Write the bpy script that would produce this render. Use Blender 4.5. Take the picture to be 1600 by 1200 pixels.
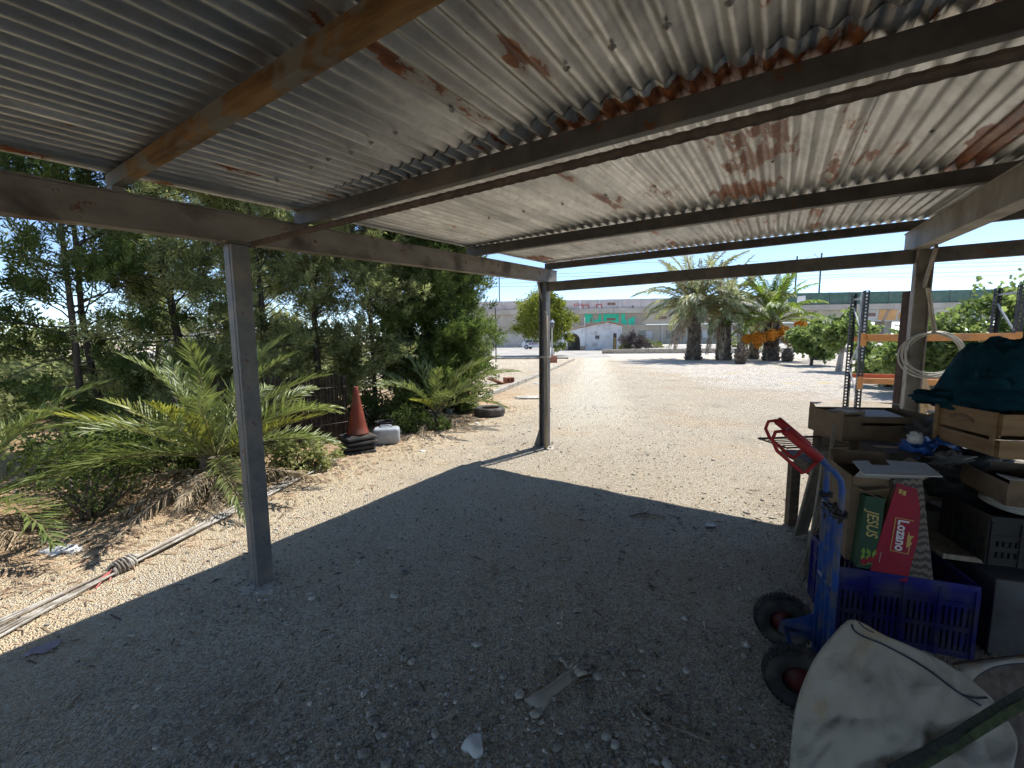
import bpy, math, random
import numpy as np
from mathutils import Vector, Matrix, noise
from mathutils.bvhtree import BVHTree

for o in list(bpy.data.objects):
    bpy.data.objects.remove(o)
scene = bpy.context.scene
COL = scene.collection
PI = math.pi
rad = math.radians

# ------------------------------------------------------------------ camera
CAM_H = 1.55
FPX = 650.0                      # focal length in pixels of the 1600 px wide photograph
PITCH = rad(6.2)
ROLL = rad(0.5)
cam_d = bpy.data.cameras.new("camera")
cam = bpy.data.objects.new("camera", cam_d)
COL.objects.link(cam)
cam_d.sensor_width = 36.0
cam_d.lens = FPX / 1600 * 36.0
cam_d.clip_start = 0.05
cam_d.clip_end = 3000
cam.matrix_world = Matrix.Translation((0, 0, CAM_H)) @ Matrix.Rotation(PI / 2 - PITCH, 4, 'X') @ Matrix.Rotation(-ROLL, 4, 'Z')
scene.camera = cam

# ------------------------------------------------------------------ light
SUN_EL, SUN_AZ = rad(59.0), rad(47.0)         # azimuth measured from +Y towards +X
world = bpy.data.worlds.new("World")
scene.world = world
world.use_nodes = True
wn = world.node_tree.nodes
wl = world.node_tree.links
wn.clear()
sky = wn.new("ShaderNodeTexSky")
sky.sky_type = 'NISHITA'
sky.sun_disc = False
sky.sun_elevation = SUN_EL
sky.sun_rotation = SUN_AZ
sky.air_density = 0.6
sky.dust_density = 0.0
sky.ozone_density = 1.2
bg = wn.new("ShaderNodeBackground")
bg.inputs[1].default_value = 0.10
wo = wn.new("ShaderNodeOutputWorld")
wl.new(sky.outputs[0], bg.inputs[0])
wl.new(bg.outputs[0], wo.inputs[0])
sun_d = bpy.data.lights.new("sun", 'SUN')
sun_d.energy = 2.6
sun_d.angle = rad(0.53)
sun_d.color = (1.0, 0.975, 0.93)
sun = bpy.data.objects.new("sun", sun_d)
COL.objects.link(sun)
sdir = Vector((math.sin(SUN_AZ) * math.cos(SUN_EL), math.cos(SUN_AZ) * math.cos(SUN_EL), math.sin(SUN_EL)))
sun.rotation_euler = sdir.to_track_quat('Z', 'Y').to_euler()
sun.location = sdir * 50

scene.view_settings.view_transform = 'Standard'
scene.view_settings.look = 'None'
scene.view_settings.gamma = 1.0
scene.view_settings.use_curve_mapping = False
scene.view_settings.exposure = 1.42
scene.render.engine = 'CYCLES'
cy = scene.cycles
cy.max_bounces = 8; cy.diffuse_bounces = 6; cy.glossy_bounces = 2; cy.transmission_bounces = 3; cy.transparent_max_bounces = 4
cy.use_adaptive_sampling = True; cy.adaptive_threshold = 0.03; cy.adaptive_min_samples = 16
cy.caustics_reflective = False; cy.caustics_refractive = False

# ------------------------------------------------------------------ camera geometry helpers (where a sight line meets the ground or a depth)
def ray(px, py):
    x = (px - 800) / FPX; y = (py - 600) / FPX
    c, s = math.cos(ROLL), math.sin(ROLL)
    xr = x * c - y * s; yd = x * s + y * c
    return Vector((xr, math.cos(PITCH) - yd * math.sin(PITCH), -(math.sin(PITCH) + yd * math.cos(PITCH))))
def gp(px, py, z=0.0):
    r = ray(px, py); t = (z - CAM_H) / r.z
    return Vector((r.x * t, r.y * t, z))
def at(px, py, Y):
    r = ray(px, py); t = Y / r.y
    return Vector((r.x * t, Y, CAM_H + r.z * t))

# ------------------------------------------------------------------ mesh helpers
def link(o, parent=None):
    COL.objects.link(o)
    if parent is not None:
        o.parent = parent
    return o
def tag(o, label=None, cat=None, group=None, kind=None):
    if label: o["label"] = label
    if cat: o["category"] = cat
    if group: o["group"] = group
    if kind: o["kind"] = kind
    return o
def thing(name, label, cat, loc=(0, 0, 0), rz=0.0, group=None):
    o = bpy.data.objects.new(name, None)
    o.empty_display_size = 0.1
    COL.objects.link(o)
    o.location = loc
    o.rotation_euler = (0, 0, rz)
    return tag(o, label, cat, group)
def copy_tree(o, parent=None):
    c = o.copy()
    COL.objects.link(c)
    c.parent = parent
    for ch in list(o.children):
        copy_tree(ch, c)
    return c
def instance(name, mesh, parent, M):
    o = bpy.data.objects.new(name, mesh)
    COL.objects.link(o)
    o.parent = parent
    o.matrix_basis = M
    return o

class MB:
    def __init__(s):
        s.v = []; s.f = []
    def add(s, V, F):
        n = len(s.v)
        s.v += [tuple(p) for p in V]
        s.f += [tuple(i + n for i in f) for f in F]
        return s
    def box(s, c, size, R=None, taper=1.0):
        hx, hy, hz = size[0] / 2, size[1] / 2, size[2] / 2
        P = []
        for z in (-1, 1):
            k = taper if z > 0 else 1.0
            for x, y in ((-1, -1), (1, -1), (1, 1), (-1, 1)):
                p = Vector((x * hx * k, y * hy * k, z * hz))
                if R is not None: p = R @ p
                P.append(p + Vector(c))
        return s.add(P, [(3, 2, 1, 0), (4, 5, 6, 7), (0, 1, 5, 4), (1, 2, 6, 5), (2, 3, 7, 6), (3, 0, 4, 7)])
    def span(s, x0, x1, y0, y1, z0, z1):
        return s.box(((x0 + x1) / 2, (y0 + y1) / 2, (z0 + z1) / 2), (x1 - x0, y1 - y0, z1 - z0))
    def bar(s, a, b, w, h, up=(0, 0, 1)):
        a, b = Vector(a), Vector(b)
        d = (b - a); L = d.length; d.normalize()
        x = d.cross(Vector(up))
        if x.length < 1e-4: x = d.cross(Vector((1, 0, 0)))
        x.normalize(); z = x.cross(d)
        R = Matrix((x, d, z)).transposed()
        return s.box((a + b) / 2, (w, L, h), R)
    def tube(s, pts, r, n=8, cap=True, closed=False):
        pts = [Vector(p) for p in pts]
        m = len(pts)
        rs = r if isinstance(r, (list, tuple)) else [r] * m
        V = []; ref = None
        for i, p in enumerate(pts):
            if closed:
                d = pts[(i + 1) % m] - pts[i - 1]
            else:
                d = pts[min(i + 1, m - 1)] - pts[max(i - 1, 0)]
            d.normalize()
            if ref is None:
                ref = Vector((0, 0, 1)) if abs(d.z) < 0.9 else Vector((1, 0, 0))
            x = ref - d * ref.dot(d)
            if x.length < 1e-5: x = d.orthogonal()
            x.normalize(); ref = x
            y = d.cross(x)
            for k in range(n):
                a = 2 * PI * k / n
                V.append(p + (x * math.cos(a) + y * math.sin(a)) * rs[i])
        F = []
        for i in range(m if closed else m - 1):
            j = (i + 1) % m
            for k in range(n):
                k2 = (k + 1) % n
                F.append((i * n + k, i * n + k2, j * n + k2, j * n + k))
        if cap and not closed:
            F.append(tuple(range(n - 1, -1, -1)))
            F.append(tuple((m - 1) * n + k for k in range(n)))
        return s.add(V, F)
    def lathe(s, prof, n=24, M=None, closed=False):
        V = []; F = []; m = len(prof)
        for r, z in prof:
            for k in range(n):
                a = 2 * PI * k / n
                p = Vector((r * math.cos(a), r * math.sin(a), z))
                V.append(M @ p if M is not None else p)
        for i in range(m if closed else m - 1):
            j = (i + 1) % m
            for k in range(n):
                k2 = (k + 1) % n
                F.append((i * n + k, i * n + k2, j * n + k2, j * n + k))
        if not closed:
            F.append(tuple(range(n - 1, -1, -1)))
            F.append(tuple((m - 1) * n + k for k in range(n)))
        return s.add(V, F)
    def prism(s, poly, fn, d0, d1):
        """poly: list of (a,b) counter-clockwise; fn(a,b,d)->point; extruded from d0 to d1"""
        n = len(poly)
        V = [fn(a, b, d0) for a, b in poly] + [fn(a, b, d1) for a, b in poly]
        F = [tuple(range(n - 1, -1, -1)), tuple(range(n, 2 * n))]
        for i in range(n):
            j = (i + 1) % n
            F.append((i, j, n + j, n + i))
        return s.add(V, F)
    def build(s, name, m, parent=None, smooth=False, bevel=0.0, off=None, seg=2):
        me = bpy.data.meshes.new(name)
        V = s.v
        if off is not None:
            V = [(p[0] - off[0], p[1] - off[1], p[2] - off[2]) for p in V]
        me.from_pydata(V, [], s.f)
        me.update()
        return mesh_obj(name, me, m, parent, smooth, bevel, seg)

def mesh_obj(name, me, m, parent=None, smooth=False, bevel=0.0, seg=2):
    if m is not None and not me.materials:
        me.materials.append(m)
    if smooth:
        me.polygons.foreach_set("use_smooth", [True] * len(me.polygons))
    o = bpy.data.objects.new(name, me)
    link(o, parent)
    if bevel:
        b = o.modifiers.new("bevel", 'BEVEL')
        b.width = bevel; b.segments = seg; b.limit_method = 'ANGLE'; b.angle_limit = rad(40)
    return o
def np_mesh(name, V, F, m=None, smooth=False):
    """V (n,3) array; F (k,3) or (k,4) array of indices"""
    V = np.asarray(V, dtype=np.float32); F = np.asarray(F, dtype=np.int32)
    me = bpy.data.meshes.new(name)
    me.vertices.add(len(V)); me.vertices.foreach_set("co", V.ravel())
    k = F.shape[1]
    me.loops.add(F.size); me.loops.foreach_set("vertex_index", F.ravel())
    me.polygons.add(len(F))
    me.polygons.foreach_set("loop_start", np.arange(0, F.size, k, dtype=np.int32))
    me.polygons.foreach_set("loop_total", np.full(len(F), k, dtype=np.int32))
    if smooth:
        me.polygons.foreach_set("use_smooth", np.ones(len(F), dtype=bool))
    me.update(calc_edges=True)
    if m is not None: me.materials.append(m)
    return me
def rand_rot(rng, n):
    q = rng.normal(size=(n, 4)); q /= np.linalg.norm(q, axis=1)[:, None]
    w, x, y, z = q.T
    return np.stack([np.stack([1 - 2 * (y * y + z * z), 2 * (x * y - z * w), 2 * (x * z + y * w)], -1),
                     np.stack([2 * (x * y + z * w), 1 - 2 * (x * x + z * z), 2 * (y * z - x * w)], -1),
                     np.stack([2 * (x * z - y * w), 2 * (y * z + x * w), 1 - 2 * (x * x + y * y)], -1)], 1)
def frames(dirs, rng):
    """rotation matrices whose x axis follows dirs, rolled at random"""
    d = dirs / np.maximum(np.linalg.norm(dirs, axis=1)[:, None], 1e-6)
    r = rng.normal(size=d.shape)
    y = np.cross(r, d); y /= np.maximum(np.linalg.norm(y, axis=1)[:, None], 1e-6)
    z = np.cross(d, y)
    return np.stack([d, y, z], 2)
def scatter(T, TF, pos, R, size):
    """instances of template T (k,3), TF (m,j) at pos (n,3), rotations R (n,3,3), size (n,) or (n,3)"""
    size = np.asarray(size)
    if size.ndim == 1: size = size[:, None].repeat(3, 1)
    V = np.einsum('nij,nkj->nki', R, T[None] * size[:, None, :]) + pos[:, None, :]
    F = TF[None] + (np.arange(len(pos)) * len(T))[:, None, None]
    return V.reshape(-1, 3), F.reshape(-1, TF.shape[1])

# ------------------------------------------------------------------ material helpers
def nodes_of(m):
    m.use_nodes = True
    nt = m.node_tree
    return nt, nt.nodes, nt.links
def mat(name, c1, c2=None, scale=6.0, rough=0.75, bump=0.0, bscale=None, metal=0.0, detail=5.0, lo=0.35, hi=0.65,
        transl=0.0, island=0.0, stretch=None, dirt=None, dirt_scale=2.0, spec=0.3, dirt_lo=0.52, dirt_hi=0.68, coat=0.0, chips=None, chip_scale=28.0, chip_at=0.70):
    m = bpy.data.materials.new(name)
    nt, N, L = nodes_of(m)
    b = N["Principled BSDF"]
    b.inputs["Roughness"].default_value = rough
    b.inputs["Metallic"].default_value = metal
    b.inputs["Specular IOR Level"].default_value = spec
    if coat: b.inputs["Coat Weight"].default_value = coat
    tc = N.new("ShaderNodeTexCoord")
    vec = tc.outputs["Object"]
    if stretch:
        mp = N.new("ShaderNodeMapping"); mp.inputs["Scale"].default_value = stretch
        L.new(vec, mp.inputs[0]); vec = mp.outputs[0]
    c2 = c2 or tuple(min(1, x * 1.25) for x in c1)
    n1 = N.new("ShaderNodeTexNoise"); n1.inputs["Scale"].default_value = scale; n1.inputs["Detail"].default_value = detail
    n1.inputs["Roughness"].default_value = 0.6
    L.new(vec, n1.inputs["Vector"])
    rp = N.new("ShaderNodeValToRGB")
    rp.color_ramp.elements[0].position = lo; rp.color_ramp.elements[0].color = (*c1, 1)
    rp.color_ramp.elements[1].position = hi; rp.color_ramp.elements[1].color = (*c2, 1)
    L.new(n1.outputs[0], rp.inputs[0])
    col = rp.outputs[0]
    if dirt:
        n2 = N.new("ShaderNodeTexNoise"); n2.inputs["Scale"].default_value = dirt_scale; n2.inputs["Detail"].default_value = 8
        L.new(tc.outputs["Object"], n2.inputs["Vector"])
        r2 = N.new("ShaderNodeMapRange"); r2.inputs[1].default_value = dirt_lo; r2.inputs[2].default_value = dirt_hi
        L.new(n2.outputs[0], r2.inputs[0])
        mx = N.new("ShaderNodeMix"); mx.data_type = 'RGBA'
        L.new(r2.outputs[0], mx.inputs[0]); L.new(col, mx.inputs[6]); mx.inputs[7].default_value = (*dirt, 1)
        col = mx.outputs[2]
    if chips:
        n4 = N.new("ShaderNodeTexNoise"); n4.inputs["Scale"].default_value = chip_scale; n4.inputs["Detail"].default_value = 9; n4.inputs["Roughness"].default_value = .65
        L.new(tc.outputs["Object"], n4.inputs["Vector"])
        r4 = N.new("ShaderNodeMapRange"); r4.inputs[1].default_value = chip_at - .05; r4.inputs[2].default_value = chip_at - .03
        L.new(n4.outputs[0], r4.inputs[0])
        m4 = N.new("ShaderNodeMix"); m4.data_type = 'RGBA'
        L.new(r4.outputs[0], m4.inputs[0]); L.new(col, m4.inputs[6]); m4.inputs[7].default_value = (*chips, 1)
        col = m4.outputs[2]
    if island:
        g = N.new("ShaderNodeNewGeometry")
        mr = N.new("ShaderNodeMapRange"); mr.inputs[3].default_value = 1 - island; mr.inputs[4].default_value = 1 + island
        L.new(g.outputs["Random Per Island"], mr.inputs[0])
        hs = N.new("ShaderNodeHueSaturation")
        L.new(mr.outputs[0], hs.inputs["Value"]); L.new(col, hs.inputs["Color"])
        col = hs.outputs[0]
    L.new(col, b.inputs["Base Color"])
    if bump:
        n3 = N.new("ShaderNodeTexNoise"); n3.inputs["Scale"].default_value = bscale or scale * 4; n3.inputs["Detail"].default_value = 6
        L.new(vec, n3.inputs["Vector"])
        bp = N.new("ShaderNodeBump"); bp.inputs["Strength"].default_value = bump; bp.inputs["Distance"].default_value = 0.01
        L.new(n3.outputs[0], bp.inputs["Height"]); L.new(bp.outputs[0], b.inputs["Normal"])
    if transl:
        t = N.new("ShaderNodeBsdfTranslucent")
        hs2 = N.new("ShaderNodeHueSaturation"); hs2.inputs["Value"].default_value = 1.45; hs2.inputs["Saturation"].default_value = 1.1
        L.new(col, hs2.inputs["Color"]); L.new(hs2.outputs[0], t.inputs[0])
        ms = N.new("ShaderNodeMixShader"); ms.inputs[0].default_value = transl
        out = N["Material Output"]
        L.new(b.outputs[0], ms.inputs[1]); L.new(t.outputs[0], ms.inputs[2]); L.new(ms.outputs[0], out.inputs[0])
    return m
class G: pass
def math_node(N, L, op, a, b=None, clamp=False):
    n = N.new("ShaderNodeMath"); n.operation = op; n.use_clamp = clamp
    for i, x in enumerate((a, b)):
        if x is None: continue
        if isinstance(x, (int, float)): n.inputs[i].default_value = x
        else: L.new(x, n.inputs[i])
    return n.outputs[0]
def mix_col(N, L, fac, a, b, mode='MIX'):
    n = N.new("ShaderNodeMix"); n.data_type = 'RGBA'; n.blend_type = mode
    for i, x in ((0, fac), (6, a), (7, b)):
        if isinstance(x, (int, float)): n.inputs[i].default_value = x
        elif isinstance(x, tuple): n.inputs[i].default_value = (*x, 1)
        else: L.new(x, n.inputs[i])
    return n.outputs[2]
def smooth_range(N, L, x, a, b, c=0.0, d=1.0):
    n = N.new("ShaderNodeMapRange"); n.interpolation_type = 'SMOOTHSTEP'
    n.inputs[1].default_value = a; n.inputs[2].default_value = b; n.inputs[3].default_value = c; n.inputs[4].default_value = d
    L.new(x, n.inputs[0]); return n.outputs[0]
def noise_node(N, L, vec, scale, detail=5, rough=0.55):
    n = N.new("ShaderNodeTexNoise"); n.inputs["Scale"].default_value = scale; n.inputs["Detail"].default_value = detail
    n.inputs["Roughness"].default_value = rough
    L.new(vec, n.inputs["Vector"]); return n.outputs[0]
def ramp_node(N, L, x, stops):
    r = N.new("ShaderNodeValToRGB"); e = r.color_ramp.elements
    while len(e) < len(stops): e.new(0.5)
    for k, (p, c) in enumerate(stops):
        e[k].position = p; e[k].color = (*c, 1)
    L.new(x, r.inputs[0]); return r.outputs[0]

def text_mesh(name, txt, size, depth, m, parent, M, bold=0.0, slant=0.0, sx=1.0):
    cu = bpy.data.curves.new(name, 'FONT')
    cu.body = txt; cu.size = size; cu.extrude = depth; cu.offset = bold; cu.shear = slant
    cu.align_x = 'CENTER'; cu.align_y = 'CENTER'; cu.resolution_u = 3
    tmp = bpy.data.objects.new(name, cu); COL.objects.link(tmp)
    dg = bpy.context.evaluated_depsgraph_get()
    me = bpy.data.meshes.new_from_object(tmp.evaluated_get(dg))
    bpy.data.objects.remove(tmp)
    me.name = name; me.materials.clear(); me.materials.append(m)
    o = bpy.data.objects.new(name, me); link(o, parent)
    o.matrix_basis = M @ Matrix.Diagonal((sx, 1, 1, 1))
    return o

# ================================================================== ground
def ground_material():
    m = bpy.data.materials.new("gravel_ground")
    nt, N, L = nodes_of(m)
    b = N["Principled BSDF"]
    geo = N.new("ShaderNodeNewGeometry")
    P = geo.outputs["Position"]
    sp = N.new("ShaderNodeSeparateXYZ"); L.new(P, sp.inputs[0])
    X, Y = sp.outputs[0], sp.outputs[1]
    big = noise_node(N, L, P, 0.55, 4)
    mid = noise_node(N, L, P, 3.2, 6, 0.65)
    fine = noise_node(N, L, P, 38.0, 6, 0.7)
    base = ramp_node(N, L, mid, [(0.30, (0.350, 0.287, 0.210)), (0.52, (0.509, 0.426, 0.319)), (0.72, (0.669, 0.573, 0.441))])
    base = mix_col(N, L, smooth_range(N, L, big, 0.40, 0.68, 0, 0.55), base, (0.654, 0.551, 0.406))
    # pebbles
    v1 = N.new("ShaderNodeTexVoronoi"); v1.inputs["Scale"].default_value = 105; L.new(P, v1.inputs["Vector"])
    v2 = N.new("ShaderNodeTexVoronoi"); v2.inputs["Scale"].default_value = 48; L.new(P, v2.inputs["Vector"])
    s1 = N.new("ShaderNodeSeparateColor"); L.new(v1.outputs["Color"], s1.inputs[0])
    s2 = N.new("ShaderNodeSeparateColor"); L.new(v2.outputs["Color"], s2.inputs[0])
    peb = ramp_node(N, L, s1.outputs[0], [(0.0, (0.198, 0.169, 0.133)), (0.35, (0.410, 0.353, 0.273)), (0.75, (0.608, 0.529, 0.420)), (1.0, (0.800, 0.800, 0.728))])
    peb2 = ramp_node(N, L, s2.outputs[0], [(0.0, (0.258, 0.221, 0.175)), (0.5, (0.547, 0.478, 0.378)), (1.0, (0.800, 0.800, 0.714))])
    base = mix_col(N, L, 0.58, base, peb)
    base = mix_col(N, L, math_node(N, L, 'MULTIPLY', math_node(N, L, 'GREATER_THAN', s2.outputs[1], 0.80), 0.7), base, peb2)
    base = mix_col(N, L, smooth_range(N, L, fine, 0.42, 0.70, 0, 0.42), base, (0.289, 0.243, 0.189))
    dusty = noise_node(N, L, P, 0.9, 7, 0.62)
    base = mix_col(N, L, smooth_range(N, L, dusty, 0.52, 0.66, 0, 0.5), base, (0.50, 0.44, 0.35))
    base = mix_col(N, L, smooth_range(N, L, dusty, 0.46, 0.34, 0, 0.45), base, (0.25, 0.215, 0.17))
    # larger compacted and stained patches
    # crevice shade between pebbles painted in as a dark soil tone, brown earthy patches
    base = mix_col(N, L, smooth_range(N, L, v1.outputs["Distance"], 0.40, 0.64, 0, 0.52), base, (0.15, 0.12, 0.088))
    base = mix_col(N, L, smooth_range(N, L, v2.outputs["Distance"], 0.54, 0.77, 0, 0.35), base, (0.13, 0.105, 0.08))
    earth = noise_node(N, L, P, 0.42, 8, 0.66)
    base = mix_col(N, L, smooth_range(N, L, earth, 0.50, 0.62, 0, 0.42), base, (0.34, 0.255, 0.17))
    # brown needle and leaf litter near the tree row
    lin = N.new("ShaderNodeMath"); lin.operation = 'MULTIPLY_ADD'; L.new(Y, lin.inputs[0]); lin.inputs[1].default_value = 0.42; lin.inputs[2].default_value = -4.55
    dist = math_node(N, L, 'SUBTRACT', lin.outputs[0], X)
    wob = noise_node(N, L, P, 1.6, 7, 0.7)
    d2 = math_node(N, L, 'ADD', dist, math_node(N, L, 'MULTIPLY', math_node(N, L, 'SUBTRACT', wob, 0.5), 3.4))
    near = smooth_range(N, L, Y, 15, 10)
    lit = math_node(N, L, 'MULTIPLY', smooth_range(N, L, d2, -0.6, 0.75, 0, 0.85), near)
    st = N.new("ShaderNodeMapping"); st.inputs["Scale"].default_value = (60, 14, 20); st.inputs["Rotation"].default_value = (0, 0, 0.7); L.new(P, st.inputs[0])
    needle = noise_node(N, L, st.outputs[0], 1.0, 4, 0.7)
    litc = ramp_node(N, L, needle, [(0.3, (0.129, 0.085, 0.053)), (0.5, (0.304, 0.206, 0.126)), (0.7, (0.517, 0.382, 0.245))])
    tan = math_node(N, L, 'MULTIPLY', smooth_range(N, L, d2, -2.2, -0.2, 0, 0.6), near)
    base = mix_col(N, L, tan, base, (0.50, 0.385, 0.265))
    base = mix_col(N, L, lit, base, litc)
    # pale stone bed round the palms
    wb = math_node(N, L, 'MULTIPLY', math_node(N, L, 'SUBTRACT', big, 0.5), 5.0)
    xa = math_node(N, L, 'ADD', X, wb)
    rightm = math_node(N, L, 'MULTIPLY', smooth_range(N, L, xa, 6.2, 8.6), smooth_range(N, L, math_node(N, L, 'ADD', Y, wb), 9.5, 12.0))
    v3 = N.new("ShaderNodeTexVoronoi"); v3.inputs["Scale"].default_value = 9; L.new(P, v3.inputs["Vector"])
    s3 = N.new("ShaderNodeSeparateColor"); L.new(v3.outputs["Color"], s3.inputs[0])
    stonec = ramp_node(N, L, s3.outputs[0], [(0.0, (0.25, 0.215, 0.195)), (0.5, (0.46, 0.42, 0.385)), (1.0, (0.66, 0.62, 0.58))])
    base = mix_col(N, L, math_node(N, L, 'MULTIPLY', rightm, 0.8), base, stonec)
    # ochre weeds on the stone bed
    och = noise_node(N, L, P, 0.7, 6, 0.6)
    base = mix_col(N, L, math_node(N, L, 'MULTIPLY', math_node(N, L, 'MULTIPLY', smooth_range(N, L, och, 0.6, 0.68), rightm), 0.7), base, (0.638, 0.382, 0.168))
    # worn pale wheel track
    tr = math_node(N, L, 'ABSOLUTE', math_node(N, L, 'SUBTRACT', math_node(N, L, 'SUBTRACT', X, math_node(N, L, 'MULTIPLY', Y, 0.20)), math_node(N, L, 'MULTIPLY', math_node(N, L, 'SUBTRACT', wob, 0.5), 1.2)))
    base = mix_col(N, L, math_node(N, L, 'MULTIPLY', smooth_range(N, L, tr, 1.2, 0.2, 0, 0.4), smooth_range(N, L, Y, 5, 9)), base, (0.714, 0.617, 0.469))
    hsg = N.new('ShaderNodeHueSaturation'); hsg.inputs['Value'].default_value = 1.9; hsg.inputs['Saturation'].default_value = 1.16; L.new(base, hsg.inputs['Color'])
    L.new(mix_col(N, L, 1.0, hsg.outputs[0], (0.80, 0.72, 0.59), 'DARKEN'), b.inputs["Base Color"])
    b.inputs["Roughness"].default_value = 0.95
    b.inputs["Specular IOR Level"].default_value = 0.15
    h = math_node(N, L, 'ADD', math_node(N, L, 'MULTIPLY', v1.outputs["Distance"], -0.8), math_node(N, L, 'MULTIPLY', v2.outputs["Distance"], -0.6))
    h = math_node(N, L, 'ADD', h, math_node(N, L, 'MULTIPLY', fine, 0.8))
    bp = N.new("ShaderNodeBump"); bp.inputs["Strength"].default_value = 1.0; bp.inputs["Distance"].default_value = 0.03
    L.new(h, bp.inputs["Height"]); L.new(bp.outputs[0], b.inputs["Normal"])
    return m

def axis(lo, hi, f0, f1, step, grow=1.16):
    c = list(np.arange(f0, f1 + 1e-6, step))
    a, s = f0, step
    left = []
    while a > lo:
        s *= grow; a -= s; left.append(a)
    a, s = f1, step
    right = []
    while a < hi:
        s *= grow; a += s; right.append(a)
    return np.array(left[::-1] + c + right)
def ground_z(x, y):
    return 0.014 * noise.noise(Vector((x * 1.1, y * 1.1, 3.3))) + 0.008 * noise.noise(Vector((x * 4.0, y * 4.0, 9.1)))
xs = axis(-900, 900, -5.0, 5.0, 0.075); ys = axis(-40, 1400, 0.6, 9.0, 0.075)
GX, GY = np.meshgrid(xs, ys)
Z = np.zeros_like(GX)
for j in range(len(ys)):
    for i in range(len(xs)):
        if abs(xs[i]) < 12 and -3 < ys[j] < 14:
            fade = min(1, (14 - ys[j]) / 5.0, (12 - abs(xs[i])) / 5.0)
            Z[j, i] = ground_z(xs[i], ys[j]) * max(0, fade)
nx, ny = len(xs), len(ys)
idx = np.arange(nx * ny).reshape(ny, nx)
F = np.stack([idx[:-1, :-1], idx[:-1, 1:], idx[1:, 1:], idx[1:, :-1]], -1).reshape(-1, 4)
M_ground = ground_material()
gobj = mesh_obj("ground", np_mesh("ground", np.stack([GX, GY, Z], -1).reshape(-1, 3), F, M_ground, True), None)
tag(gobj, "pale beige gravel yard with darker shaded part under the roof", None, None, "structure")

# loose stones
rng = np.random.default_rng(5)
ico_v = []; t_ = (1 + 5 ** .5) / 2
ICO = np.array([(-1, t_, 0), (1, t_, 0), (-1, -t_, 0), (1, -t_, 0), (0, -1, t_), (0, 1, t_), (0, -1, -t_), (0, 1, -t_), (t_, 0, -1), (t_, 0, 1), (-t_, 0, -1), (-t_, 0, 1)], dtype=float)
ICO /= np.linalg.norm(ICO[0])
ICOF = np.array([(0, 11, 5), (0, 5, 1), (0, 1, 7), (0, 7, 10), (0, 10, 11), (1, 5, 9), (5, 11, 4), (11, 10, 2), (10, 7, 6), (7, 1, 8), (3, 9, 4), (3, 4, 2), (3, 2, 6), (3, 6, 8), (3, 8, 9), (4, 9, 5), (2, 4, 11), (6, 2, 10), (8, 6, 7), (9, 8, 1)])
n = 30000
rr = 1.2 + 8.5 * rng.random(n) ** 1.7
aa = rng.uniform(-0.95, 0.95, n)
px_, py_ = rr * np.sin(aa), rr * np.cos(aa)
for cx_, cy_, m_, sd_ in ((-1.63, 2.53, 420, .13), (0.47, 5.88, 380, .16), (1.3, 1.8, 200, .2)):
    k_ = rng.integers(0, n, m_); px_[k_] = cx_ + rng.normal(0, sd_, m_); py_[k_] = cy_ + rng.normal(0, sd_, m_)
clump = np.array([noise.noise(Vector((a * 0.9, b * 0.9, 0.5))) for a, b in zip(px_, py_)])
keep = rng.random(n) < 0.55 + 0.9 * clump
px_, py_ = px_[keep], py_[keep]; n = len(px_)
sz = 0.003 + 0.0085 * rng.random(n) ** 3.8
sz = np.where(rng.random(n) < 0.012, rng.uniform(0.012, 0.024, n), sz)
a = rng.uniform(0, 2 * PI, n); c, s = np.cos(a), np.sin(a); z0 = np.zeros(n)
R = np.stack([np.stack([c, -s, z0], -1), np.stack([s, c, z0], -1), np.stack([z0, z0, z0 + 1], -1)], 1)
jit = ICO[None] * (1 + 0.45 * (rng.random((6, 12, 1)) - 0.5))
pz = np.array([ground_z(a_, b_) for a_, b_ in zip(px_, py_)])
pos = np.stack([px_, py_, pz + sz * 0.25], -1)
Vs, Fs, off = [], [], 0
for k in range(6):
    sel = np.arange(n) % 6 == k
    S3 = np.stack([sz[sel] * rng.uniform(0.9, 1.6, sel.sum()), sz[sel], sz[sel] * rng.uniform(0.4, 0.75, sel.sum())], -1)
    v_, f_ = scatter(jit[k], ICOF, pos[sel], R[sel], S3)
    Vs.append(v_); Fs.append(f_ + off); off += len(v_)
M_stone = mat("loose_stone", (0.26, 0.235, 0.195), (0.42, 0.385, 0.33), 30, 0.9, island=0.5)
st = mesh_obj("loose_gravel", np_mesh("loose_gravel", np.concatenate(Vs), np.concatenate(Fs), M_stone), None)
tag(st, "loose pale pebbles strewn over the yard", "gravel", None, "stuff")

# twigs and dry leaf litter near the trees
n = 5200
yy = rng.uniform(1.6, 9.5, n)
edge = 0.42 * yy - 4.0
xx = edge - rng.exponential(0.8, n) + rng.normal(0, 0.35, n)
extra = rng.random(n) < 0.10
xx = np.where(extra, rng.uniform(-2.5, 2.6, n), xx)
L_ = rng.uniform(0.03, 0.13, n) * np.where(extra, 0.7, 1)
T = np.array([(-.5, -.5, 0), (.5, -.35, .2), (.5, .35, .2), (-.5, .5, 0), (0, 0, .9)], dtype=float)
TF = np.array([(0, 1, 4), (1, 2, 4), (2, 3, 4), (3, 0, 4)])
a = rng.uniform(0, 2 * PI, n); c, s = np.cos(a), np.sin(a); z0 = np.zeros(n)
R = np.stack([np.stack([c, -s, z0], -1), np.stack([s, c, z0], -1), np.stack([z0, z0, z0 + 1], -1)], 1)
v_, f_ = scatter(T, TF, np.stack([xx, yy, np.full(n, 0.008)], -1), R, np.stack([L_, rng.uniform(0.003, 0.014, n), rng.uniform(.006, .02, n)], -1))
M_litter = mat("dry_litter", (0.14, 0.085, 0.052), (0.42, 0.31, 0.20), 9, 0.9, island=0.5)
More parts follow.
